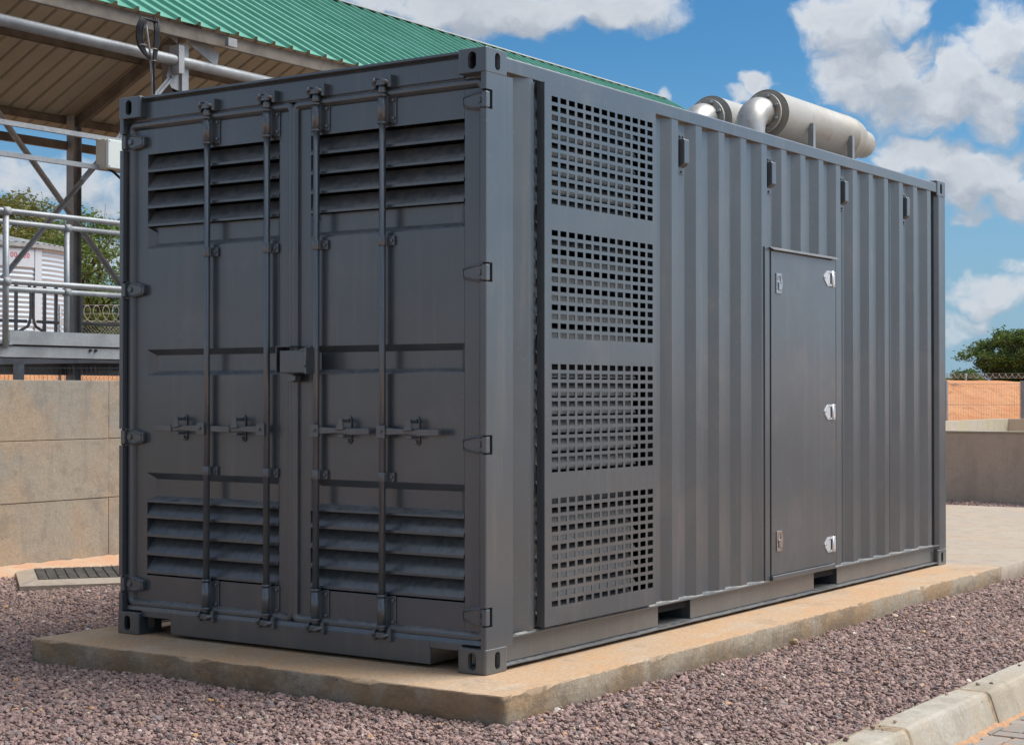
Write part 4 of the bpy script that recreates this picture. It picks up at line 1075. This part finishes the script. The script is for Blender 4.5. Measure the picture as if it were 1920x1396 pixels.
# --- hinges
def hinge(side, z):
    sx = 1 if side > 0 else -1; x0 = 0 if side > 0 else -W
    def X(a): return x0 + sx * a
    y_f = .030
    blade = MB()
    P = [(X(-.034), z - .044), (X(-.034), z + .042), (X(-.075), z + .040), (X(-.150), z + .024), (X(-.158), z + .018), (X(-.158), z - .024), (X(-.150), z - .032), (X(-.075), z - .044)]
    blade.prism(P, 'y', y_f, DP - .001)
    # raised rim
    o = cp(blade, 'door_hinge', bevel=.004)
    rim = MB()
    Q = [(X(-.045), z - .034), (X(-.075), z - .034), (X(-.145), z - .022), (X(-.148), z + .016), (X(-.075), z + .031), (X(-.045), z + .032)]
    rim.tube([(a_, y_f, b_) for a_, b_ in Q], .0045, 6)
    rim.cyl((X(-.058), y_f - .008, z - .001), (X(-.058), y_f + .005, z - .001), .015, n=14)
    child(rim, 'hinge_rim', PAINT, o)
    kn = MB().box(*(sorted((X(-.034), X(-.004)))), .010, .046, z - .043, z + .038)
    child(kn, 'hinge_knuckle', PAINT_BAR, o, bevel=.008, seg=3)
    child(MB().cyl((X(-.017), .024, z - .056), (X(-.017), .024, z + .052), .010, n=12), 'hinge_pin', PAINT, o)
    lug = MB()
    for dz in (-.050, .046): lug.prism([(X(-.038), .004), (X(-.002), .004), (X(-.002), .052), (X(-.038), .052)], 'z', z + dz - .003, z + dz + .003)
    child(lug, 'hinge_lug', PAINT, o, bevel=.002)
for z in hz:
    hinge(1, z); hinge(-1, z)

# --- locking bars
BY = .026
def bar(x, hs):
    """hs: handle direction"""
    b = cp(MB().tube([(x, BY, .115), (x, BY, 2.81)], .0168, 16), 'locking_bar', PAINT_BAR)
    # cams top and bottom: hooked forks in their keepers
    for z, s in ((2.795, 1), (.135, -1)):
        mb = MB()
        mb.cyl((x, BY, z - s * .052), (x, BY, z - s * .022), .0205, .0215)
        mb.box(x - .028, x + .030, BY - .020, BY + .006, z - .014, z + .012)
        mb.tube([(x - .040, BY - .004, z - .012), (x - .044, BY - .018, z + .006), (x - .026, BY - .022, z + .012)], .0115, 8)
        mb.tube([(x + .012, BY - .022, z + s * .012), (x + .036, BY - .024, z), (x + .048, BY - .004, z - s * .004)], .0105, 8)
        child(mb, 'cam', PAINT_BAR, b, bevel=.004)
        kp_ = MB().prism([(x - .050, z - .030), (x - .052, z + .020), (x - .034, z + .026), (x - .034, z - .024)], 'y', BY - .012, .048)
        kp_.prism([(x + .042, z - .026), (x + .040, z + .026), (x + .062, z + .034), (x + .062, z - .030)], 'y', BY - .016, .048)
        kp_.box(x - .05, x + .06, BY + .012, .050, z - .022, z + .024)
        child(kp_, 'cam_keeper', PAINT, b, bevel=.004)
    # long bearing brackets
    for z0, z1 in ((2.605, 2.728), (.180, .318)):
        mb = MB().cyl((x, BY, z0 - .008), (x, BY, z1 + .008), .0235, n=18).cyl((x, BY, z0 - .010), (x, BY, z0 + .002), .0262, n=18).cyl((x, BY, z1 - .002), (x, BY, z1 + .010), .0262, n=18)
        mb.box(x - .024, x + .030, BY + .001, DP - .001, z0, z1)
        child(mb, 'bearing_bracket', PAINT_BAR, b)
        fl = MB().box(x + .024, x + .062, DP - .007, DP - .0015, z0 - .006, z1 + .004)
        for zz in (z0 + .018, z1 - .018): fl.cyl((x + .048, DP - .018, zz), (x + .048, DP - .006, zz), .0095, n=8)
        for zz in (z0 + .022, z1 - .022): fl.cyl((x - .021, BY - .016, zz), (x - .012, BY - .005, zz), .005, n=6)
        child(fl, 'bracket_flange', PAINT_BAR, b, bevel=.003)
    # small guides
    for z in (2.032, .892):
        mb = MB().cyl((x, BY, z - .024), (x, BY, z + .024), .0212, n=18).box(x + .004, x + .024, BY, DP - .002, z - .023, z + .023)
        mb.box(x + .022, x + .056, DP - .014, DP - .0015, z - .023, z + .023)
        mb.cyl((x + .040, DP - .022, z), (x + .040, DP - .012, z), .0085, n=8)
        mb.cyl((x - .017, BY - .016, z - .002), (x - .011, BY - .008, z - .002), .0055, n=8)
        child(mb, 'guide_bracket', PAINT_BAR, b, bevel=.002)
    # handle
    z = 1.113
    mb = MB().box(min(x - hs * .012, x + hs * .040), max(x - hs * .012, x + hs * .040), BY - .034, BY - .012, z - .034, z + .028)
    mb.cyl((x + hs * .018, BY - .042, z), (x + hs * .018, BY - .032, z), .0085, n=10)
    child(mb, 'handle_hub', PAINT_BAR, b, bevel=.005, seg=3)
    ln = .365
    lev = MB().prism([(x + hs * .035, z - .018), (x + hs * .035, z + .017), (x + hs * .16, z + .012), (x + hs * .26, z + .010), (x + hs * ln, z + .012), (x + hs * (ln + .003), z), (x + hs * ln, z - .014), (x + hs * .26, z - .018), (x + hs * .16, z - .012)], 'y', BY - .026, BY - .017)
    lev.prism([(x + hs * .23, z - .020), (x + hs * .23, z + .012), (x + hs * (ln - .002), z + .014), (x + hs * (ln - .002), z - .016)], 'y', BY - .033, BY - .025)
    child(lev, 'handle_lever', PAINT_BAR, b, bevel=.0025)
    cxh = x + hs * .188
    ca = MB(); pts = []
    for k in range(20):
        a = 2 * math.pi * k / 20; pts.append((cxh + .018 * math.cos(a), z + .002 + (.040 if math.sin(a) > 0 else -.044) + .018 * math.sin(a) + (.012 if math.sin(a) > 0 else -.008)))
    ca.prism(pts, 'y', DP - .009, DP - .002)
    for zz in (z + .052, z - .050): ca.cyl((cxh, DP - .022, zz), (cxh, DP - .008, zz), .0105, n=10)
    child(ca, 'catch_plate', PAINT_BAR, b, bevel=.002)
    fl = MB().prism([(cxh - .014, z + .060), (cxh + .012, z + .060), (cxh + .016, z + .030), (cxh + .020, z + .006), (cxh - .034, z + .000), (cxh - .022, z + .022), (cxh - .012, z + .036)], 'y', BY - .040, BY - .030)
    fl.box(cxh - .016, cxh + .014, BY - .034, DP - .012, z - .034, z - .020)
    fl.box(cxh - .010, cxh + .010, BY - .036, DP - .012, z + .040, z + .056)
    child(fl, 'handle_catch', PAINT_BAR, b, bevel=.003)
    return b
for x, hs in ((-1.800, -1), (-1.379, -1), (-1.049, 1), (-.628, 1)): bar(x, hs)

# --- lock box at the centre seam
lb = cp(MB().box(-1.232, -1.052, -.040, .012, 1.396, 1.508), 'lock_box', bevel=.005, seg=3)
child(MB().box(-1.268, -1.262, -.030, .058, 1.400, 1.530).box(-1.268, -1.170, -.030, .058, 1.526, 1.532).box(-1.262, -1.232, .050, .058, 1.400, 1.526), 'lock_guard', PAINT, lb, bevel=.001)
child(MB().box(-1.058, -1.046, -.052, .050, 1.392, 1.520).tube([(-1.05, -.054, 1.47), (-1.04, -.062, 1.44), (-1.05, -.056, 1.425), (-1.06, -.05, 1.43)], .004, 6).box(-1.10, -1.06, -.044, -.02, 1.505, 1.514), 'lock_hasp', PAINT_BAR, lb, bevel=.002)
child(MB().box(-1.206, -1.168, -.012, .040, 1.352, 1.392).box(-1.168, -1.150, -.016, .030, 1.358, 1.384), 'lock_stub', PAINT_BAR, lb, bevel=.003)

# --- exhaust silencers on the roof
def silencer(x, y0=4.0, zc=3.178, rad=.166):
    def lathe(mb, prof, n=40, caps=True):
        vs = []; fs = []
        for (yy, rr_) in prof: vs += [(x + rr_ * math.cos(2 * math.pi * k / n), y0 + yy, zc + rr_ * math.sin(2 * math.pi * k / n)) for k in range(n)]
        for i in range(len(prof) - 1): fs += [(i * n + k, i * n + (k + 1) % n, (i + 1) * n + (k + 1) % n, (i + 1) * n + k) for k in range(n)]
        mb.add(vs, fs, True); return mb
    s = cp(lathe(MB(), [(.0, .05), (.0, .158), (.0, .164), (-.006, .166), (-.006, .168), (.004, .168), (.006, .166), (.40, .166), (1.22, .166), (1.222, .1675), (1.232, .1675), (1.234, .165), (1.33, .163), (1.40, .152), (1.45, .132), (1.47, .112)]), 'exhaust_silencer', ALU)
    o = child(lathe(MB(), [(1.46, .104), (1.66, .104), (1.66, .098), (1.46, .098)]), 'outlet', ALU, s)
    rag = random.Random(int(-x * 100))
    fl = MB(); lathe(fl, [(-.002, .07), (-.050, .07)]); fl = MB()
    fl.cyl((x, y0 - .072, zc), (x, y0 - .050, zc), .138, n=40); fl.cyl((x, y0 - .049, zc), (x, y0 - .0, zc), .100, n=32)
    child(fl, 'flange', ALU, s, bevel=.002)
    bo = MB()
    for k in range(8):
        a = 2 * math.pi * (k + .5) / 8; bx, bz = x + .116 * math.cos(a), zc + .116 * math.sin(a)
        bo.cyl((bx, y0 - .090, bz), (bx, y0 - .072, bz), .0135, n=6); bo.cyl((bx, y0 - .098, bz), (bx, y0 - .090, bz), .008, n=8)
    child(bo, 'flange_bolt', GALV, s, kind='stuff')
    # elbow turning down into the roof
    rb = .155; pts = [(x, y0 - .07, zc)]
    for t in range(0, 13):
        a = R(t * 7.5); pts.append((x, y0 - .10 - rb * math.sin(a), zc - rb * (1 - math.cos(a))))
    pts.append((x, y0 - .10 - rb, 2.86))
    child(MB().tube(pts, .100, 32), 'elbow', ALU2, s)
    for yy in (.34, 1.02):
        mb = MB().box(x + .148, x + .188, y0 + yy, y0 + yy + .006, 2.866, zc - .03).box(x + .182, x + .188, y0 + yy + .006, y0 + yy + .036, 2.866, zc - .03)
        mb.box(x - .188, x - .148, y0 + yy, y0 + yy + .006, 2.866, zc - .03)
        child(mb, 'support_bracket', GALV, s)
    return s
silencer(-.50); silencer(-.925)

# ------------------------------------------------------------------ gravel
def build_gravel():
    rs = np.random.RandomState(5)
    cam_p = np.array([4.4214, -6.2556]); F = np.array([-.5642, .8256]); Rr = np.array([.8256, .5642])
    def field(x0, x1, y0, y1, dens):
        n = int((x1 - x0) * (y1 - y0) * dens); return np.stack([rs.uniform(x0, x1, n), rs.uniform(y0, y1, n)], 1)
    P = field(-7, 1.70, -4.4, 14.9, 5000)
    q = P - cam_p; dep = q @ F; lat = q @ Rr
    keep = (dep > 5.6) & (np.abs(lat) < dep * .3073 * 1.10 + .5)
    x, y = P[:, 0], P[:, 1]
    keep &= ~((x > -2.65) & (x < .385) & (y > -.39) & (y < 6.1))
    keep &= ~((x > -6.5) & (x < .36) & (y >= 6.1) & (y < 12.62))
    keep &= x > -6.02 + .03 * np.sin(y * 9)
    keep &= ~((x < -2.7) & (y > 4.2) & (y < 13.5))
    c = np.array([-5.34, 2.37]); e1 = np.array([.606, .795]); e2 = np.array([.794, -.608])
    d1 = (P - c) @ e1; d2 = (P - c) @ e2
    keep &= ~((np.abs(d1) < .53) & (np.abs(d2) < .53))
    far = np.clip((dep - 11) / 9, 0, .45); keep &= rs.uniform(size=len(P)) > far
    P = P[keep]; dep = dep[keep]; x, y = P[:, 0], P[:, 1]
    z = GZ - .012 + .010 * np.sin(x * 2.1 + 1.3) * np.sin(y * 1.7 + .4) + .006 * np.sin(x * 5.3 + y * 4.1)
    z = z + rs.uniform(.0, .014, len(P))
    # gravel raked up a little against plinth and kerb
    dk = np.clip(1.70 - x, 0, .2); z += .012 * np.clip(1 - dk / .15, 0, 1)
    sc = rs.gamma(3.6, 1 / 3.6, len(P)); sc = np.clip(sc, .32, 2.3) * .0086
    sc *= 1 + np.clip((dep - 11) / 9, 0, .35)
    # a few strays on the kerb, paving and plinth edge
    ex = [(1.755, .37), (1.79, .31), (1.77, .50), (1.74, .33), (1.80, 1.66), (1.76, 1.585), (1.73, 1.24), (1.75, 2.25), (1.78, 3.1), (1.74, .05)]
    E = np.array(ex); ez = np.full(len(ex), -.092); es = rs.uniform(.006, .014, len(ex))
    e2_ = np.array([(2.12, .82), (2.3, 1.6), (2.2, 2.2)]); z2 = np.full(3, -.244)
    P = np.concatenate([P, E, e2_]); z = np.concatenate([z, ez, z2]); sc = np.concatenate([sc, es, rs.uniform(.008, .011, 3)])
    V_ = np.concatenate([P, z[:, None]], 1)
    me = bpy.data.meshes.new('gravel'); me.vertices.add(len(V_)); me.vertices.foreach_set('co', V_.ravel().astype(np.float32))
    at = me.attributes.new('sc', 'FLOAT_VECTOR', 'POINT'); at.data.foreach_set('vector', (sc[:, None] * rs.uniform([.8, .7, .55], [1.35, 1.1, .95], (len(V_), 3))).ravel().astype(np.float32))
    ar = me.attributes.new('ro', 'FLOAT_VECTOR', 'POINT'); ar.data.foreach_set('vector', (rs.uniform(-1, 1, (len(V_), 3)) * np.array([.55, .55, 3.14])).ravel().astype(np.float32))
    ai = me.attributes.new('vi', 'INT', 'POINT'); ai.data.foreach_set('value', rs.randint(0, 6, len(V_)).astype(np.int32))
    me.update()
    o = bpy.data.objects.new('gravel', me); COL.objects.link(o); o['kind'] = 'stuff'; me.materials.append(STONE)
    sc_col = bpy.data.collections.new('stone_shapes')
    for k in range(6):
        bm = bmesh.new(); bmesh.ops.create_icosphere(bm, subdivisions=2 if k < 3 else 1, radius=1.0)
        r2 = random.Random(40 + k)
        cuts = [Vector((r2.gauss(0, 1), r2.gauss(0, 1), r2.gauss(0, 1))).normalized() for _ in range(7)]
        for v in bm.verts:
            for c_ in cuts:
                dd = v.co.dot(c_)
                if dd > .68: v.co -= c_ * (dd - .68)
            v.co *= r2.uniform(.93, 1.07)
        ms = bpy.data.meshes.new('stone'); bm.to_mesh(ms); bm.free(); ms.materials.append(STONE)
        so = bpy.data.objects.new('stone%d' % k, ms); sc_col.objects.link(so)
    ng = bpy.data.node_groups.new('scatter_stones', 'GeometryNodeTree')
    ng.interface.new_socket('Geometry', in_out='INPUT', socket_type='NodeSocketGeometry'); ng.interface.new_socket('Geometry', in_out='OUTPUT', socket_type='NodeSocketGeometry')
    N = ng.nodes; L = ng.links
    gi = N.new('NodeGroupInput'); go = N.new('NodeGroupOutput')
    ip = N.new('GeometryNodeInstanceOnPoints'); ci = N.new('GeometryNodeCollectionInfo'); ci.inputs['Collection'].default_value = sc_col
    ci.inputs['Separate Children'].default_value = True; ci.inputs['Reset Children'].default_value = True
    def attr(nm, ty):
        a = N.new('GeometryNodeInputNamedAttribute'); a.data_type = ty; a.inputs['Name'].default_value = nm; return a.outputs[0]
    L.new(gi.outputs[0], ip.inputs['Points']); L.new(ci.outputs[0], ip.inputs['Instance']); ip.inputs['Pick Instance'].default_value = True
    L.new(attr('vi', 'INT'), ip.inputs['Instance Index'])
    e = N.new('FunctionNodeEulerToRotation'); L.new(attr('ro', 'FLOAT_VECTOR'), e.inputs[0]); L.new(e.outputs[0], ip.inputs['Rotation'])
    L.new(attr('sc', 'FLOAT_VECTOR'), ip.inputs['Scale'])
    L.new(ip.outputs[0], go.inputs[0])
    md = o.modifiers.new('scatter', 'NODES'); md.node_group = ng
    print('gravel stones', len(V_))
build_gravel()
# one stray tan rock
def lump(name, x, y, z, rx, ry, rz, material, seed, sub=4, amp=.25, **k):
    bm = bmesh.new(); bmesh.ops.create_icosphere(bm, subdivisions=sub, radius=1.0); r2 = random.Random(seed)
    ds = [(Vector((r2.gauss(0, 1), r2.gauss(0, 1), r2.gauss(0, 1))).normalized(), r2.uniform(2, 6), r2.uniform(0, 6)) for _ in range(8)]
    for v in bm.verts:
        n = sum(math.sin(v.co.dot(d) * f_ + p_) for d, f_, p_ in ds) / 8
        v.co *= 1 + amp * n * 2; v.co.x *= rx; v.co.y *= ry; v.co.z *= rz
    me = bpy.data.meshes.new(name); bm.to_mesh(me); bm.free(); me.materials.append(material)
    o = link(name, me, None, **k); o.location = (x, y, z); return o
lump('loose_rock', .475, 2.30, -.088, .026, .022, .020, mat('tan_rock', (.50, .36, .21), .9, var=.3, vscale=40, bump=.003, bscale=90), 8, sub=2, amp=.3, label='small tan rock lying on the gravel against the right side of the plinth', category='rock')
